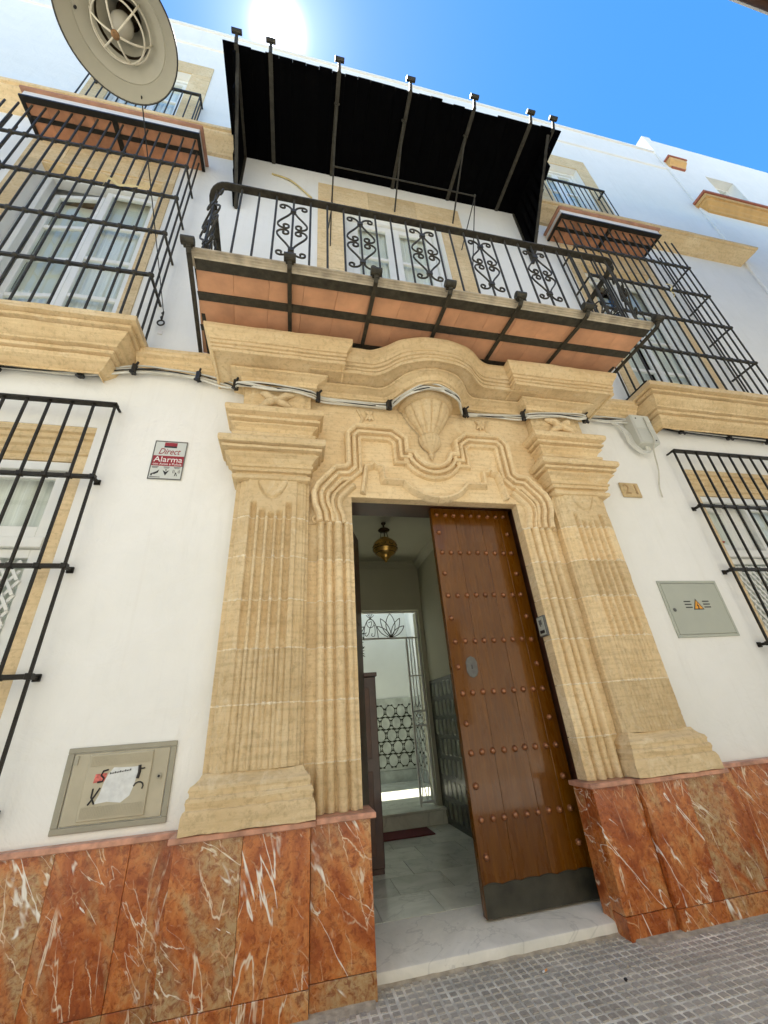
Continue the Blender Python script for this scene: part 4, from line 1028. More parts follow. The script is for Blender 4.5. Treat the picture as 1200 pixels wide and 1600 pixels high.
def curtain(parent, x0,x1,z0,z1,y,amp=.02,waves=14,m=None):
    n = waves*6; v = []
    for k in range(n+1):
        x = x0+(x1-x0)*k/n; yy = y+amp*sin(k*2*pi/6+.6*sin(k*.37)); v += [(x,yy,z0),(x,yy*1.0,z1)]
    put("curtain", MB().add(v,[(2*k,2*k+2,2*k+3,2*k+1) for k in range(n)],True), m or CURT, parent)
def stone_strip(pts, y0, y1): pass
def ground_window(h, label, mirror):
    x0,x1,z0,z1 = h
    w = thing("ground_window", ((x0+x1)/2,0,z0), label, "window", None)
    # moulded stone lintel and jambs set into the opening
    pr_ = [(.004,3.5285),(.004,3.475),(.028,3.468),(.030,3.43),(.05,3.42),(.053,3.375),(.072,3.36),(.075,3.31),(.095,3.30),(.098,3.245),(.20,3.243),(.20,3.5285)]
    v = [(x,y,z) for x in (x0+.001,x1-.001) for y,z in pr_]; k = len(pr_)
    put("stone_lintel", MB().add(v,[tuple(range(k-1,-1,-1)),tuple(range(k,2*k))]+[(j,(j+1)%k,(j+1)%k+k,j+k) for j in range(k)]), STONE, w)
    for a,b in ((x0+.001,x0+.085),(x1-.085,x1-.001)): put("stone_jamb", MB().box(a,b,.004,.20,z0+.001,3.2425), STONE, w, bevel=.004)
    x0, x1, z1 = x0+.085, x1-.085, 3.24
    put("frame", MB().box(x0+.01,x0+.075,.10,.18,z0,z1-.002).box(x1-.075,x1-.01,.10,.18,z0,z1-.002).box(x0+.075,x1-.075,.101,.179,z1-.08,z1-.002).box(x0+.075,x1-.075,.101,.179,z0,z0+.08), WPAINT, w, bevel=.004)
    c = (x0+x1)/2
    put("transom", MB().box(x0+.0755,x1-.0755,.095,.17,2.50,2.58), WPAINT, w, bevel=.004); put("mullion", MB().box(c-.04,c+.04,.099,.172,z0+.08,2.498), WPAINT, w)
    if not mirror:
        pane_grid(w,x0+.08,c-.003,2.585,z1-.085,.14,1); pane_grid(w,c+.003,x1-.08,2.585,z1-.085,.14,1)
    else:
        pane_grid(w,x0+.08,c-.06,2.585,z1-.085,.14,1,off=(x0+.08,radians(14))); pane_grid(w,c-.02,x1-.08,2.585,z1-.085,.155,1)
    for a,b in ((x0+.08,c-.045),(c+.045,x1-.08)): pane_grid(w,a,b,z0+.085,2.495,.15,1)
    # white lattice blind in the lower half
    mb = MB(); za, zb = 1.0, 2.40
    for s in (-1,1):
        for a,b in ((x0+.14,c-.10),(c+.10,x1-.14)):
            k = -2.0
            while k < 2.2:
                # line x-a = s*(z-za)+k clipped
                pts = []
                for t in range(41):
                    z = za+(zb-za)*t/40; x = a+k+s*(z-za)*.62
                    if a <= x <= b: pts.append((x,z))
                if len(pts) > 1: mb.bar((pts[0][0],.115+.006*s,pts[0][1]),(pts[-1][0],.115+.006*s,pts[-1][1]),.020,.008,up=(0,1,0))
                k += .062
    put("lattice_blind", mb, WPAINT, w, kind='stuff')
    curtain(w,x0+.05,x1-.05,z0+.05,z1-.05,.235)
    return w
ground_window(GW[0],"tall ground floor window with lattice blind, beside the alarm sign",False)
w = ground_window(GW[1],"tall ground floor window with lattice blind and one tilted pane, beside the electric box",True)
put("red_rosette", MB().lathe([(.0001,.01),(.03,.008),(.05,.002),(.055,-.004)], (3.33,.19,2.70), 12), PINK, w)

def ground_grille(xa, xb, label):
    g = thing("window_grille", ((xa+xb)/2,-.09,.5), label, "window grille", "ground floor window grilles")
    n = 13; Y = -.09; ZT = 3.70
    b0 = None
    for k in range(n):
        x = xa+(xb-xa)*k/(n-1)
        if b0 is None: b0 = put("bar", MB().box(x-.009,x+.009,Y-.009,Y+.009,.86,ZT), IRON, g, bevel=.002); bo = x
        else:
            o = b0.copy(); COL.objects.link(o); o.location = b0.location+Vector((x-bo,0,0))
    s0, s1 = -1, 1
    put("top_rail", MB().box(xa-.02,xb+.02,Y-.028,Y+.028,ZT,ZT+.018).bar((xa-.005,Y,ZT+.009),(xa-.005,-.003,ZT+.009),.02,.017).bar((xb+.005,Y,ZT+.009),(xb+.005,-.003,ZT+.009),.02,.017), IRON, g, bevel=.003)
    for z in (3.0,2.29,1.60,.92):
        mb = MB().box(xa-.015,xb+.015,Y-.016,Y+.016,z-.014,z+.014)
        for k in range(n):
            x = xa+(xb-xa)*k/(n-1); mb.box(x-.019,x+.019,Y-.021,Y+.021,z-.018,z+.018)
        for x in (xa,xb): mb.bar((x,Y,z),(x,-.003,z),.024,.024).box(x-.022,x+.022,-.016,-.002,z-.022,z+.022)
        put("rail", mb, IRON, g, bevel=.003)
ground_grille(-4.62,-2.735,"black iron grille over the ground window beside the alarm sign")
ground_grille(2.93,4.82,"black iron grille over the ground window beside the electric box")

def upper_window(h, label, ajar, side):
    x0,x1,z0,z1 = h
    w = thing("upper_window", ((x0+x1)/2,0,z0), label, "window", None)
    st = MB().box(x0-.24,x0-.002,-.014,.20,4.45,z1+.0).box(x1+.002,x1+.13,-.014,.20,4.45,z1)
    put("stone_jamb", MB().box(x0-.22,x0-.002,-.014,.10,4.45,z1), STONE, w, bevel=.004); put("stone_jamb", MB().box(x1+.002,x1+.13,-.014,.10,4.45,z1), STONE, w, bevel=.004)
    xs_ = [x0-.22+(x1+.13-x0+.22)*k/4 for k in range(5)]
    for a,b in zip(xs_,xs_[1:]): put("stone_lintel", MB().box(a+.001,b-.001,-.016,.10,z1+.001,z1+.46), STONE, w, bevel=.004)
    put("lintel_reveal", MB().box(x0,x1,.0,.10,z1-.035,z1-.0005), STONE, w)
    put("frame", MB().box(x0+.005,x0+.10,.10,.22,z0,z1-.04).box(x1-.06,x1-.005,.10,.22,z0,z1-.04).box(x0+.10,x1-.06,.101,.219,z1-.14,z1-.04), WPAINT, w, bevel=.005)
    c = (x0+x1)/2+.02
    if ajar: pane_grid(w,x0+.105,c-.002,z0+.03,z1-.26,.17,4,off=(c-.002,radians(-7)))
    else: pane_grid(w,x0+.105,c-.002,z0+.03,z1-.15,.17,4)
    pane_grid(w,c+.002,x1-.062,z0+.03,z1-.15,.165,4)
    curtain(w,c+.03,x1-.02,z0,6.62,.235,.012,10); curtain(w,x0+.15,c-.03,z0,5.45 if ajar else 6.6,.275,.012,8)
    put("roller_blind", MB().box(c+.03,x1-.03,.25,.26,6.55,z1-.1), simple("grey_blind",(.62,.63,.55),.8,0,.05,4) if "grey_blind" not in bpy.data.materials else bpy.data.materials["grey_blind"], w)
    put("roller_blind", MB().box(x0+.14,c-.03,.30,.31,5.4 if ajar else 6.5,z1-.30), bpy.data.materials["grey_blind"], w)
upper_window(UW[0],"tall first floor window with left casement ajar behind iron bars",True,-1)
upper_window(UW[1],"tall first floor window with closed casements right of the balcony",False,1)

def upper_grille(s, label):
    xa, xb = (2.66,4.72) if s > 0 else (-4.72,-2.66)
    g = thing("window_grille", ((xa+xb)/2,-.33,4.5), label, "window grille", "projecting first floor window grilles")
    n = 16; Y = -.33; Z0, Z1 = 4.47, 7.935
    b0 = None
    pts = [(xa+(xb-xa)*k/(n-1),Y) for k in range(n)]+[(xa,-.20),(xa,-.09),(xb,-.20),(xb,-.09)]
    for x,y in pts:
        if b0 is None: b0 = put("bar", MB().tube([(x,y,Z0),(x,y,Z1)],.0108,7), IRONG, g); bo = (x,y)
        else:
            o = b0.copy(); COL.objects.link(o); o.location = b0.location+Vector((x-bo[0],y-bo[1],0))
    for z in (7.24,6.53,5.83,5.125):
        mb = MB().bar((xa,Y,z),(xb,Y,z),.028,.028).bar((xa,Y,z),(xa,-.003,z),.020,.022).bar((xb,Y,z),(xb,-.003,z),.020,.022)
        for k in range(n):
            x = xa+(xb-xa)*k/(n-1); mb.tube([(x-.026,Y,z),(x-.012,Y,z),(x+.012,Y,z),(x+.026,Y,z)],[.016,.026,.026,.016],7)
        put("rail", mb, IRONG, g)
    put("foot_bar", MB().bar((xa,-.01,4.465),(xa,Y-.03,4.465),.02,.045).bar((xb,-.01,4.465),(xb,Y-.03,4.465),.02,.045), IRON, g)
upper_grille(-1,"projecting iron grille over the first floor window behind the street lamp")
upper_grille(1,"projecting iron grille over the first floor window right of the balcony")

def window_hood(s, label):
    xa, xb = (2.60,4.45) if s > 0 else (-4.55,-2.60)
    h = thing("window_hood", ((xa+xb)/2,-.2,7.9), label, "window hood", None)
    zs = 7.955; xs_ = [xa+(xb-xa)*k/8 for k in range(9)]
    for ya,yb in ((-.005,-.20),(-.20,-.385)):
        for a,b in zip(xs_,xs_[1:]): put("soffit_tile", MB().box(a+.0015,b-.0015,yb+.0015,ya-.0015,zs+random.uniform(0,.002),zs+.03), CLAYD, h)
    put("white_slab", MB().box(xa+.01,xb-.01,-.40,-.003,zs+.032,zs+.125).box(xa+.01,xb-.01,-.40,-.386,zs+.001,zs+.0318), WEDGE, h, bevel=.004)
    put("tile_edge", MB().box(xa-.03,xb+.03,-.435,-.003,zs+.127,zs+.16), PINKS, h, bevel=.006)
    c = (xa+xb)/2
    for nm,m in (("iron_frame",MB().box(xa-.005,xb+.005,-.408,-.345,zs-.02,zs-.002).box(xa-.005,xb+.005,-.4095,-.4005,zs-.0205,zs+.008)),("iron_frame",MB().box(xa-.004,xa+.035,-.344,-.004,zs-.02,zs-.002)),("iron_frame",MB().box(xb-.035,xb+.004,-.344,-.004,zs-.02,zs-.002)),
                 ("iron_strap",MB().box(xa+.036,xb-.036,-.225,-.175,zs-.012,zs-.0015)),("iron_strap",MB().box(c-.03,c+.03,-.343,-.226,zs-.016,zs-.0015).box(c-.03,c+.03,-.174,-.004,zs-.016,zs-.0015))):
        put(nm, m, IRON, h)
window_hood(-1,"small tiled hood with white edge over the window behind the street lamp")
window_hood(1,"small tiled hood with white edge over the window right of the balcony")

def sill_block(s, label):
    xa, xb = (2.70,4.78) if s > 0 else (-4.78,-2.70)
    k = thing("window_sill", ((xa+xb)/2,-.2,4.0), label, "window sill", None)
    pr = [(-.02,4.02),(.02,4.022),(.022,4.045),(.06,4.065),(.105,4.10),(.118,4.14),(.10,4.143),(.10,4.158),(.138,4.162),(.145,4.19),(.128,4.193),(.13,4.206),(.172,4.21),(.178,4.225),(.20,4.24),(.24,4.28),(.258,4.315),(.235,4.318),(.235,4.33),(.286,4.333),(.29,4.358),(.275,4.361),(.275,4.37),(.33,4.375),(.33,4.435),(.325,4.44),(-.02,4.445)]
    pr = [(o-.05 if o>0 else o,z) for o,z in pr]
    a0, b0 = xa+.20, xb-.20
    nn = 18
    path = [(a0,.05),(a0,-.13)]+[(a0+(b0-a0)*i/nn,-.13) for i in range(1,nn+1)]+[(b0,.05)]
    xs_ = [0,5,10,14,18]
    mb = MB().sweep_plan(path,pr).rough(.006,8,s+2)
    put("moulded_stone", mb, STONE2, k, angle=10)
    xt = [xa+(xb-xa)*i/5 for i in range(6)]
    for a,b in zip(xt,xt[1:]): put("tile", MB().box(a+.001,b-.001,-.375,.10,4.447,4.464), PINKS, k, bevel=.003)
    xt = [xa+.04+(xb-xa-.08)*i/6 for i in range(7)]
    for a,b in zip(xt,xt[1:]): put("coping", MB().box(a+.001,b-.001,-.36,.0995,4.466,4.487+random.uniform(0,.002)), WHITEM, k, bevel=.003)
sill_block(-1,"deep moulded sandstone sill under the first floor window above the alarm sign")
sill_block(1,"deep moulded sandstone sill under the first floor window right of the balcony")

# balcony door
w = thing("balcony_door", (0,0,4.6), "white glazed double door in plain stone surround behind the balcony railing", "balcony door")
x0,x1,z0,z1 = MW
for a,b in ((-1.09,x0-.002),(x1+.002,1.09)):
    for c,d in ((4.55,5.8),(5.8,7.0),(7.0,z1)): put("stone_jamb", MB().box(a,b,-.015,.10,c+.001,d-.001), STONE, w, bevel=.003)
for a,b in ((-1.09,-.36),(-.36,.37),(.37,1.09)): put("stone_lintel", MB().box(a+.001,b-.001,-.017,.10,z1+.001,8.27), STONE, w, bevel=.003)
put("frame", MB().box(x0+.004,x0+.10,.09,.20,z0,z1-.003).box(x1-.10,x1-.004,.09,.20,z0,z1-.003).box(x0+.10,x1-.10,.091,.199,z1-.12,z1-.003), WPAINT, w, bevel=.006)
pane_grid(w,x0+.105,-.002,z0+.02,z1-.125,.15,4,.10,.05); pane_grid(w,.002,x1-.105,z0+.02,z1-.125,.15,4,.10,.05)
curtain(w,x0+.05,x1-.05,z0,z1-.1,.215,.010,16)

def top_window(h, label, blue):
    x0,x1,z0,z1 = h
    w = thing("top_window", ((x0+x1)/2,0,z0), label, "window", None)
    for a,b in ((x0-.30,x0-.002),(x1+.002,x1+.30)): put("stone_jamb", MB().box(a,b,-.014,.10,8.69,z1), STONE, w, bevel=.003)
    put("stone_lintel", MB().box(x0-.30,x1+.30,-.016,.10,z1+.001,z1+.42), STONE, w, bevel=.003)
    put("frame", MB().box(x0+.003,x0+.07,.10,.18,z0,z1-.003).box(x1-.07,x1-.003,.10,.18,z0,z1-.003).box(x0+.07,x1-.07,.101,.179,z1-.08,z1-.003), WPAINT, w)
    c = (x0+x1)/2
    pane_grid(w,x0+.072,c-.002,z0+.02,z1-.085,.14,3); pane_grid(w,c+.002,x1-.072,z0+.02,z1-.085,.14,3)
    curtain(w,x0+.05,x1-.05,z0,z1-.1,.205,.012,10)
    r = thing("window_railing", (c,-.15,8.66), label.replace("stone framed window","iron railing before the window"), "railing", None)
    xa, xb = c-.78, c+.78
    if xa < 0: xa, xb = -4.35,-2.87
    else: xa, xb = 2.9,4.26
    put("top_rail", MB().box(xa,xb,-.17,-.14,9.80,9.835).box(xa,xa+.03,-.139,-.002,9.80,9.835).box(xb-.03,xb,-.139,-.002,9.80,9.835), IRONG, r)
    put("bottom_rail", MB().box(xa,xb,-.165,-.145,8.74,8.76), IRONG, r)
    b0 = None; n = 12
    for k in range(n+3):
        x = xa+.012+(xb-xa-.024)*min(k,n)/n; y = -.155 if k <= n else -.155+.06*(k-n)
        if b0 is None: b0 = put("bar", MB().tube([(x,y,8.685),(x,y,9.80)],.009,6), IRONG, r); bo = (x,y)
        else: o = b0.copy(); COL.objects.link(o); o.location = b0.location+Vector((x-bo[0],y-bo[1],0))
top_window(TW[0],"top floor stone framed window partly hidden behind the street lamp",True)
top_window(TW[1],"top floor stone framed window beside the black canopy end",True)

# ------------------------------------------------------------------ things fixed to the wall
# alarm plaque
al = thing("alarm_sign", (-2.275,-.005,3.055), "silver and red alarm plaque screwed to the white wall", "alarm sign")
put("plate", MB().box(-2.400,-2.150,-.008,-.001,3.055,3.435), SIGNW, al, bevel=.003)
put("border", MB().box(-2.400,-2.150,-.0095,-.0082,3.425,3.435).box(-2.400,-2.150,-.0095,-.0082,3.055,3.065).box(-2.4,-2.392,-.0095,-.0082,3.066,3.424).box(-2.158,-2.15,-.0095,-.0082,3.066,3.424), STEEL, al)
put("red_band", MB().box(-2.398,-2.152,-.0092,-.0083,3.185,3.285), SIGNR, al)
put("emblem", MB().box(-2.325,-2.228,-.0092,-.0083,3.385,3.42), SIGNR, al); put("emblem_strip", MB().box(-2.325,-2.228,-.0092,-.0083,3.368,3.384), SIGNB, al)
put("lettering", on_wall(text_mb("Direct",.085,shear=.35,width=.165),-2.275,-.0092,3.327), SIGNR, al)
put("lettering", on_wall(text_mb("Alarma",.075,width=.215),-2.275,-.0098,3.247), SIGNT, al)
put("lettering", on_wall(text_mb("con Aviso a Policía",.03,width=.215),-2.275,-.0098,3.203), SIGNT, al)
ic = MB()
ic.prism([(-2.385,3.105),(-2.345,3.128),(-2.325,3.148),(-2.33,3.118),(-2.355,3.102)],-.0092,-.0083); ic.box(-2.382,-2.37,-.0092,-.0083,3.088,3.104)
ic.prism([(-2.30,3.145),(-2.275,3.128),(-2.25,3.145),(-2.262,3.12),(-2.275,3.092),(-2.288,3.12)],-.0092,-.0083); ic.prism([(-2.282,3.147),(-2.275,3.138),(-2.268,3.147),(-2.275,3.155)],-.0092,-.0083)
ic.prism([(-2.208,3.092),(-2.202,3.092),(-2.197,3.122),(-2.2,3.13),(-2.203,3.122)],-.0092,-.0083); ic.prism([(-2.186,3.092),(-2.192,3.092),(-2.199,3.122),(-2.196,3.124)],-.0092,-.0083)
for r in (.016,.026):
    for s in (0,pi): ic.tube([(-2.197+r*cos(a+s),-.0088,3.135+r*sin(a+s)) for a in (-.7,-.35,0,.35,.7)],.0018,4)
for x,wd in ((-2.36,.05),(-2.275,.045),(-2.195,.05)):
    ic.box(x-wd/2,x+wd/2,-.0092,-.0083,3.172,3.177); ic.box(x-wd*.4,x+wd*.4,-.0092,-.0083,3.162,3.166)
ic.box(-2.385,-2.31,-.0092,-.0083,3.074,3.079)
put("pictograms", ic, SIGNB, al)
# number tile 21
nt = thing("number_tile", (2.20,-.01,3.108), "small sandstone tile with raised house number 21 on the white wall", "house number")
put("tile", MB().box(2.089,2.322,-.022,-.001,3.108,3.283).rough(.002,30), NECK, nt, bevel=.008)
put("numeral", on_wall(text_mb("2",.165,.004),2.155,-.024,3.195), NECKD, nt); put("numeral", on_wall(text_mb("1",.165,.004),2.265,-.024,3.195), NECKD, nt)
# electric cabinet
eb = thing("electric_box", (2.418,-.01,1.685), "flat grey metal electric cabinet door with yellow warning triangle", "electric box")
put("frame", MB().box(2.078,2.757,-.012,-.001,2.180,2.203).box(2.078,2.757,-.012,-.001,1.685,1.708).box(2.078,2.102,-.012,-.001,1.7081,2.1799).box(2.733,2.757,-.012,-.001,1.7081,2.1799), GREYM, eb, bevel=.002)
put("door", MB().box(2.106,2.729,-.013,-.001,1.712,2.176), GREYM, eb, bevel=.003)
put("lock", MB().lathe([(.017,0),(.016,.004),(.010,.006),(.0001,.006)],(0,0,0),14), STEEL, eb); lk_ = bpy.context.scene.objects[-1] if False else None
o = [c for c in eb.children if c.name.startswith("lock")][0]; o.rotation_euler[0] = radians(90); o.location = Vector((2.15,-.0132,1.93))-eb.location
put("vent_slots", (lambda m: [m.box(x,x+.075,-.0142,-.0132,z,z+.010) for x in (2.285,2.495) for z in (1.945,1.972,1.999)] and m)(MB()), SIGNB, eb)
tri = [(2.425+.068*cos(radians(a)),1.962+.068*sin(radians(a))) for a in (90,210,330)]
tri2 = [(2.425+.052*cos(radians(a)),1.962+.052*sin(radians(a))) for a in (90,210,330)]
put("warning_border", MB().prism(tri,-.0142,-.0132), SIGNB, eb); put("warning_triangle", MB().prism(tri2,-.0150,-.0143), YELLOW, eb)
put("lightning_bolt", MB().prism([(2.432,1.995),(2.412,1.96),(2.424,1.960),(2.415,1.932),(2.419,1.934),(2.421,1.925),(2.436,1.940),(2.428,1.938),(2.440,1.968),(2.427,1.967)],-.0157,-.0151), SIGNB, eb)
# gas box
gb = thing("gas_meter_box", (-2.168,-.01,.802), "beige plastic meter box with torn white sticker and graffiti scribbles", "meter box")
put("frame", MB().box(-2.456,-1.882,-.014,-.001,1.178,1.206).box(-2.456,-1.882,-.014,-.001,.802,.832).box(-2.456,-2.422,-.014,-.001,.8321,1.1779).box(-1.912,-1.882,-.014,-.001,.8321,1.1779), BEIGED, gb, bevel=.003)
gd = put("door", MB().box(-2.418,-1.916,-.012,-.001,.836,1.174), BEIGE, gb, bevel=.003)
put("raised_panel", MB().box(-2.338,-2.002,-.021,-.0122,.850,1.166), BEIGE, gd, bevel=.006)
rb = MB()
for z0,z1 in ((1.105,1.155),(.862,.915)):
    for k in range(40): rb.box(-2.325+.0079*k,-2.325+.0079*k+.004,-.0235,-.0212,z0,z1)
put("ribs", rb, BEIGE, gd, kind='stuff')
put("hinge", MB().box(-2.416,-2.395,-.018,-.0122,1.12,1.165), BEIGED, gd)
put("lock", MB().tube([(-1.955,-.020,1.03),(-1.955,-.0122,1.03)],.015,12), BEIGED, gd); put("keyhole", MB().tube([(-1.955,-.0215,1.03),(-1.955,-.0202,1.03)],.007,10), SIGNB, gd)
rr = random.Random(3); P = []
for (x,z) in ((-2.262,.925),(-2.20,.930),(-2.135,.928),(-2.085,.945),(-2.075,1.0),(-2.078,1.06),(-2.06,1.09),(-2.10,1.095),(-2.16,1.085),(-2.20,1.09),(-2.225,1.07),(-2.24,1.03),(-2.245,.975)):
    P.append((x+rr.uniform(-.008,.008),z+rr.uniform(-.008,.008)))
put("torn_sticker", MB().prism(P,-.0222,-.0212), PAPER, gd)
put("red_sticker", MB().prism([(-2.292,1.025),(-2.235,1.03),(-2.228,1.07),(-2.287,1.068)],-.0219,-.0211), PINK, gd)
sc = MB()
sc.tube([(x,-.0235,z) for x,z in ((-2.225,1.085),(-2.25,1.08),(-2.258,1.06),(-2.24,1.045),(-2.245,1.03),(-2.27,1.028))],.005,5)
sc.tube([(x,-.0235,z) for x,z in ((-2.285,1.00),(-2.285,.96),(-2.265,.925))],.0045,5); sc.tube([(x,-.0235,z) for x,z in ((-2.25,1.00),(-2.275,.955),(-2.295,.925))],.0045,5)
sc.tube([(x,-.0235,z) for x,z in ((-2.065,1.095),(-2.062,1.06),(-2.067,1.03))],.009,5); sc.tube([(-2.06,-.0235,1.075),(-2.035,-.0235,1.078)],.004,5)
sc.tube([(-2.055+.025*cos(a),-.0235,.99+.022*sin(a)) for a in (-.6,0,.6,1.2,1.8,2.4,3.0)],.004,5)
for k in range(13): sc.box(-2.215+.0085*k,-2.2095+.0085*k,-.0238,-.0225,1.062+.0008*k,1.068+.0008*k+.003*(k%3==0))
put("graffiti", sc, SIGNB, gd)
# intercom in the reveal
ip = thing("intercom", (.76,-.04,1.72), "small grey metal door entry panel in the right stone reveal", "intercom")
put("housing", MB().box(.752,.776,-.085,.015,1.735,1.895), STEEL, ip, bevel=.003); put("plate", MB().box(.748,.7515,-.078,.008,1.745,1.885), GREYM, ip)
put("speaker", MB().box(.7465,.7478,-.055,-.015,1.825,1.862), STEEL, ip); put("button", MB().box(.7450,.7464,-.04,-.028,1.812,1.822), SIGNB, ip); put("name_slot", MB().box(.7465,.7478,-.07,-.004,1.758,1.782), SIGNB, ip)
# junction box
jb = thing("junction_box", (2.61,-.06,3.70), "pale grey plastic junction box with loose cables under the stone band", "junction box")
put("box", MB().box(2.495,2.755,-.125,-.001,3.765,4.17), PVC, jb, bevel=.008); put("lid", MB().box(2.505,2.745,-.132,-.1255,3.775,3.965), PVC, jb, bevel=.004); put("lid", MB().box(2.505,2.745,-.131,-.1255,3.972,4.16), PVC, jb, bevel=.004)
put("screw", MB().tube([(2.70,-.136,3.80),(2.70,-.131,3.80)],.009,8), SIGNB, jb); put("screw", MB().tube([(2.55,-.136,4.11),(2.55,-.131,4.11)],.009,8), STEEL, jb)
put("cable_tail", MB().tube(smoothpath([(2.66,-.14,4.12),(2.655,-.145,3.95),(2.66,-.14,3.80),(2.64,-.10,3.68),(2.645,-.05,3.45),(2.585,-.03,3.26),(2.565,-.025,3.12)],5),.007,6), CABG, jb)
for k in range(4):
    put("feed_cable", MB().tube(smoothpath([(2.20+.02*k,-.04-.008*k,4.10-.012*k),(2.35+.012*k,-.05,4.07-.01*k),(2.40+.014*k,-.05-.006*k,3.93),(2.42+.02*k,-.05,3.78+.01*k),(2.52+.01*k,-.06,3.66+.012*k),(2.60+.015*k,-.06,3.70),(2.61+.01*k,-.06,3.77)],6),.008,6), CABW, jb)
# cable run along the front
cable = thing("cable_bundle", (0,-.05,4.08), "sagging bundle of white and black cables clipped along the facade", "cable")
route = [(-4.6,-.05,4.02),(-3.69,-.05,4.055),(-3.10,-.05,4.07),(-2.70,-.055,4.165),(-2.40,-.06,4.165),(-2.16,-.06,4.155),(-1.95,-.06,4.10),(-1.83,-.10,4.03),(-1.775,-.215,3.955),(-1.66,-.235,3.945),(-1.50,-.225,3.945),(-1.30,-.215,3.945),(-1.13,-.20,3.93),(-1.02,-.115,3.965),(-.72,-.115,3.955),(-.40,-.13,3.935),(-.345,-.20,3.925),(-.26,-.33,3.925),(-.12,-.41,3.935),(0,-.43,3.935),(.12,-.41,3.93),(.26,-.33,3.92),(.345,-.20,3.91),(.42,-.125,3.935),(.75,-.115,3.955),(1.03,-.13,3.955),(1.14,-.20,3.93),(1.40,-.225,3.945),(1.66,-.235,3.945),(1.775,-.215,3.965),(1.84,-.10,4.04),(1.95,-.06,4.10),(2.20,-.05,4.115),(2.50,-.05,4.13)]
route2 = [(2.76,-.05,4.12),(2.93,-.05,4.11),(3.23,-.05,4.06),(3.94,-.05,4.035),(4.7,-.05,4.02)]
rr = random.Random(11)
for k in range(6):
    off = [(rr.uniform(-.022,.022), rr.uniform(-.008,.012)) for _ in route]; dz = (k-2.5)*.011
    pth = [(x, y-.006*(k%3)+b, z+dz*.8+a*.7) for (x,y,z),(a,b) in zip(route,off)]
    put("strand", MB().tube(smoothpath(pth,5), (.010,.009,.006,.011,.005,.008)[k], 6), (CABW,CABG,BLACKP,CABW,BLACKP,CABW)[k], cable)
for k in range(3):
    pth = [(x, y-.006*k, z+(k-1)*.016+rr.uniform(-.008,.008)) for x,y,z in route2]
    put("strand", MB().tube(smoothpath(pth,5), (.011,.009,.010)[k], 6), (BLACKP,CABW,BLACKP)[k], cable)
for x,y,z in ((-3.69,-.055,4.05),(-3.08,-.055,4.06),(-2.69,-.06,4.155),(-2.15,-.06,4.145),(-1.80,-.16,3.99),(-1.07,-.15,3.945),(-.39,-.15,3.93),(.40,-.15,3.925),(1.06,-.15,3.95),(1.81,-.16,3.99),(3.23,-.055,4.06),(3.94,-.055,4.035),(4.55,-.055,4.02)):
    mb = MB().box(x-.018,x+.018,y-.030,y+.02,z-.045,z+.05).tube([(x-.02,y-.03,z-.05),(x+.012,y-.03,z-.075)],.013,6).tube([(x+.005,y-.02,z+.04),(x+.03,y-.045,z+.06)],.010,6)
    mb.rot_about((x,y),rr.uniform(-.3,.3)); put("clip", mb, BLACKP, cable)
# yellow palm strips and twig
def strip(pts, label, w=.022, grp=None):
    P = smoothpath(pts,5); mb = MB(); v = []
    for i,p in enumerate(P):
        ww = w*sin(pi*(i+.6)/(len(P)+.2))+.003; v += [p+Vector((0,-.002,ww)),p+Vector((0,0,-ww))]
    mb.add(v,[(2*i,2*i+2,2*i+3,2*i+1) for i in range(len(P)-1)],True)
    put("palm_strip", mb, STRAW, label=label, cat="dry palm leaf", group=grp)
strip([(-3.36,-.36,6.45),(-3.30,-.40,6.53),(-3.22,-.37,6.50),(-3.10,-.37,6.53),(-2.98,-.36,6.55)],"dry yellow palm strip tied to the bars before the ajar window")
strip([(-4.70,-.36,6.62),(-4.55,-.38,6.60),(-4.42,-.38,6.58),(-4.34,-.36,6.52)],"dry yellow palm strip tied at the outer corner of the grille behind the street lamp")
strip([(3.93,-.36,6.60),(3.96,-.40,6.50),(3.93,-.37,6.42),(3.95,-.38,6.34),(3.92,-.36,6.28)],"dry yellow palm strip hanging from the grille right of the balcony",.018)
put("twig", MB().tube(smoothpath([(-1.744,-.01,8.248),(-1.472,-.02,8.143),(-1.177,-.02,7.783)],5),.012,5), STRAW, label="thin dry yellow stalk leaning on the wall above the balcony", cat="twig")
# guy wire with ring
gw = thing("guy_wire", (-2.6,-.02,4.82), "thin dark wire ending in an iron ring hook by the left balcony end", "wire")
put("wire", MB().tube([(-2.598,-.05,4.99),(-2.245,-1.775,4.722)],.004,5), BLACKP, gw)
put("ring", MB().tube([(-2.596+.030*cos(t*pi/8),-.045,4.83+.036*sin(t*pi/8)) for t in range(16)],.008,6,closed=True), IRONG, gw)
put("turnbuckle", MB().tube([(-2.596,-.045,4.87),(-2.60,-.05,4.90),(-2.592,-.05,4.93),(-2.60,-.05,4.96),(-2.594,-.05,4.99)],[.008,.014,.006,.014,.006],6), IRONG, gw)
put("tag", MB().box(-2.615,-2.575,-.012,-.001,4.715,4.76), SIGNT, gw)

# ------------------------------------------------------------------ street lamp hanging over the street
LP = Vector((-2.285,-2.035,4.70)); LR = .296
lamp = thing("street_lamp", tuple(LP), "large cream enamelled street lamp with round wire cage seen from below", "street lamp")
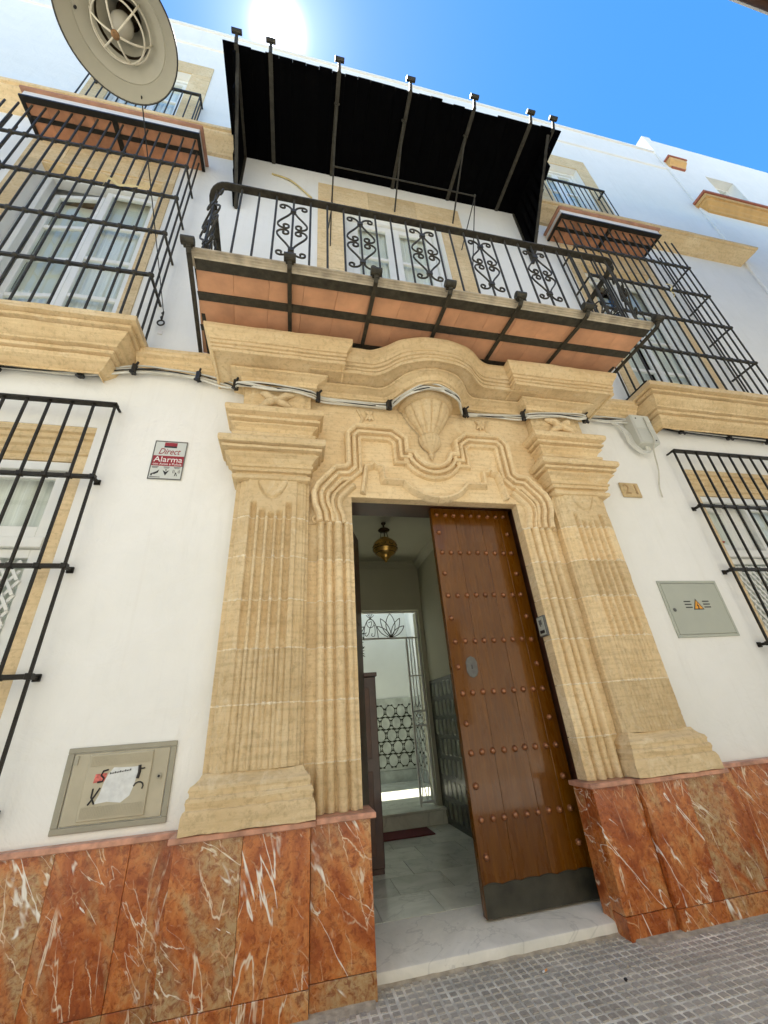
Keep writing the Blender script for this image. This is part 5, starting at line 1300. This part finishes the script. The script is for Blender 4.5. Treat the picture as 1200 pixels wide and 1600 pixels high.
# shade: shallow cone, stepped ring, deep throat (outside dark, inside cream)
prof = [(LR,.0),(LR*.985,.012),(LR*.78,.052),(LR*.765,.062),(LR*.75,.060),(LR*.46,.118),(LR*.45,.122)]
put("shade", MB().lathe(prof, LP, 64).lathe([(LR,.0),(LR*1.012,.004),(LR*1.0,.016),(LR*.79,.060),(LR*.77,.072),(LR*.46,.130),(LR*.30,.20),(LR*.2,.28),(.0001,.29)], LP, 64), ENAMEL, lamp, angle=40)
put("rim", MB().tube([(LP.x+LR*1.006*cos(t*pi/36),LP.y+LR*1.006*sin(t*pi/36),LP.z+.004) for t in range(72)],.0045,6,closed=True), BLACKP, lamp)
put("throat", MB().lathe([(LR*.455,.115),(LR*.44,.135),(LR*.40,.20),(LR*.30,.27),(.0001,.275)], LP, 40), DBRASS, lamp)
put("bulb", MB().lathe([(.0001,.055),(.03,.06),(.05,.078),(.058,.105),(.052,.14),(.035,.18),(.03,.25)], LP, 24), simple("frosted_bulb",(.42,.40,.33),.3,var=.03,rnd=0), lamp)
put("socket", MB().lathe([(.040,.16),(.045,.20),(.045,.27)], LP, 16), DBRASS, lamp)
mb = MB()
CR = LR*.50; CZ = .105
for k in range(3):
    a = k*pi/3+.35
    P = [(LP.x+CR*cos(t)*cos(a),LP.y+CR*cos(t)*sin(a),LP.z+CZ-.155*sin(t)) for t in (pi*i/16 for i in range(17))]
    mb.tube(P,.0052,6)
for r,z in ((CR*.985,CZ-.02),(CR*.86,CZ-.085)): mb.tube([(LP.x+r*cos(t*pi/20),LP.y+r*sin(t*pi/20),LP.z+z) for t in range(40)],.005,6,closed=True)
put("cage", mb, CAGE, lamp)
put("cage_boss", MB().lathe([(.0001,-.062),(.016,-.060),(.022,-.052),(.016,-.044),(.0001,-.043)], LP, 14), RUST, lamp)
put("screw", MB().tube([LP+Vector((-LR*.70,-LR*.12,.055)),LP+Vector((-LR*.70,-LR*.12,.068))],.007,8), SIGNB, lamp)
put("hanger", MB().tube([LP+Vector((0,0,.28)),LP+Vector((0,0,1.6))],.014,8), IRON, lamp)
sw = thing("span_wire", (-2.285,-2.0,6.3), "steel wire across the street that carries the hanging lamp", "wire")
put("wire", MB().tube([(-2.285,-2.035,6.30),(-2.285,-5.6,6.75)],.005,6), BLACKP, sw)

# ------------------------------------------------------------------ neighbouring house
nb = thing("neighbour_house", (11,.2,0), "plain white neighbouring house with ochre cornice and small square window", "house")
hole = (8.18,9.05,11.45,12.40)
mb = wall_holes(7.055,26,-.05,13.85,[hole],-.03,.5)
mb.add([(7.055,-.03,-.05),(7.055,.5,-.05),(7.055,.5,13.85),(7.055,-.03,13.85)],[(0,3,2,1)]); mb.add([(7.055,-.03,13.85),(26,-.03,13.85),(26,.5,13.85),(7.055,.5,13.85)],[(0,1,2,3)])
put("wall", mb, PLASTER, nb)
put("parapet_end", MB().box(7.055,7.30,-.025,.9,13.852,14.02), PLASTER, nb)
oc = [(-.02,10.40),(.04,10.405),(.05,10.45),(.09,10.48),(.10,10.51),(.16,10.55),(.175,10.60),(.21,10.60),(.21,10.68),(-.02,10.69)]
put("ochre_cornice", MB().sweep_plan([(7.22,.03),(7.22,-.03),(26,-.03)],oc), OCHRE, nb, angle=30)
put("cornice_edge", MB().sweep_plan([(7.22,.03),(7.22,-.03),(26,-.03)],[(-.02,10.692),(.235,10.694),(.235,10.755),(-.02,10.765)]), TERRA, nb)
put("corner_block", MB().sweep_plan([(7.12,-.03),(7.60,-.03)],[(-.01,12.40),(.03,12.40),(.05,12.45),(.11,12.52),(.12,12.60),(-.01,12.61)]), OCHRE, nb); put("block_edge", MB().box(7.09,7.63,-.165,-.031,12.612,12.66).box(7.18,7.56,-.065,-.031,12.345,12.39), TERRA, nb)
wn_ = put("window_frame", MB().box(hole[0],hole[1],.13,.19,hole[2],hole[2]+.06).box(hole[0],hole[1],.13,.19,hole[3]-.06,hole[3]).box(hole[0],hole[0]+.06,.13,.19,hole[2]+.06,hole[3]-.06).box(hole[1]-.06,hole[1],.13,.19,hole[2]+.06,hole[3]-.06), WPAINT, nb)
put("pane", MB().box(hole[0]+.05,hole[1]-.05,.155,.165,hole[2]+.05,hole[3]-.05), GLASS, wn_); put("blind", MB().box(hole[0]+.02,hole[1]-.02,.21,.23,hole[2]+.02,hole[3]-.02), bpy.data.materials["grey_blind"], nb)

# ------------------------------------------------------------------ house across the street (lights the front, mirrored in the panes)
op = thing("opposite_house", (0,-6,0), "white house across the street whose dark wooden eave juts in at the top corner", "house")
oh = []
for x in range(-14,15,4):
    for z in (1.0,5.0): oh.append((x-.6,x+.6,z,z+2.2))
mb = wall_holes(-30,30,-.05,9.6,oh,-5.85,-5.55); put("wall", mb, simple("buff_render",(.76,.72,.63),.85,0,.1,3), op)
for h in oh: put("window", MB().box(h[0],h[1],-5.75,-5.72,h[2],h[3]), BLUES if h[2]>4 else DARKR, op)

# timber gallery of the opposite house, its eave just enters the picture
put("timber_gallery", MB().box(4.9,9.5,-5.55,-3.1,7.2,10.12), BROWNW, op)
for k in range(12): put("eave_board", MB().box(4.35+.46*k,4.35+.46*k+.455,-5.549,-2.53,10.14,10.17), BROWNW, op)
put("eave_edge", MB().box(4.35,9.87,-2.528,-2.49,10.10,10.20), WEDGE, op)
put("eave_gutter", MB().tube([(4.33,-2.56,10.09),(9.87,-2.56,10.09)],.045,8), BROWNW, op)
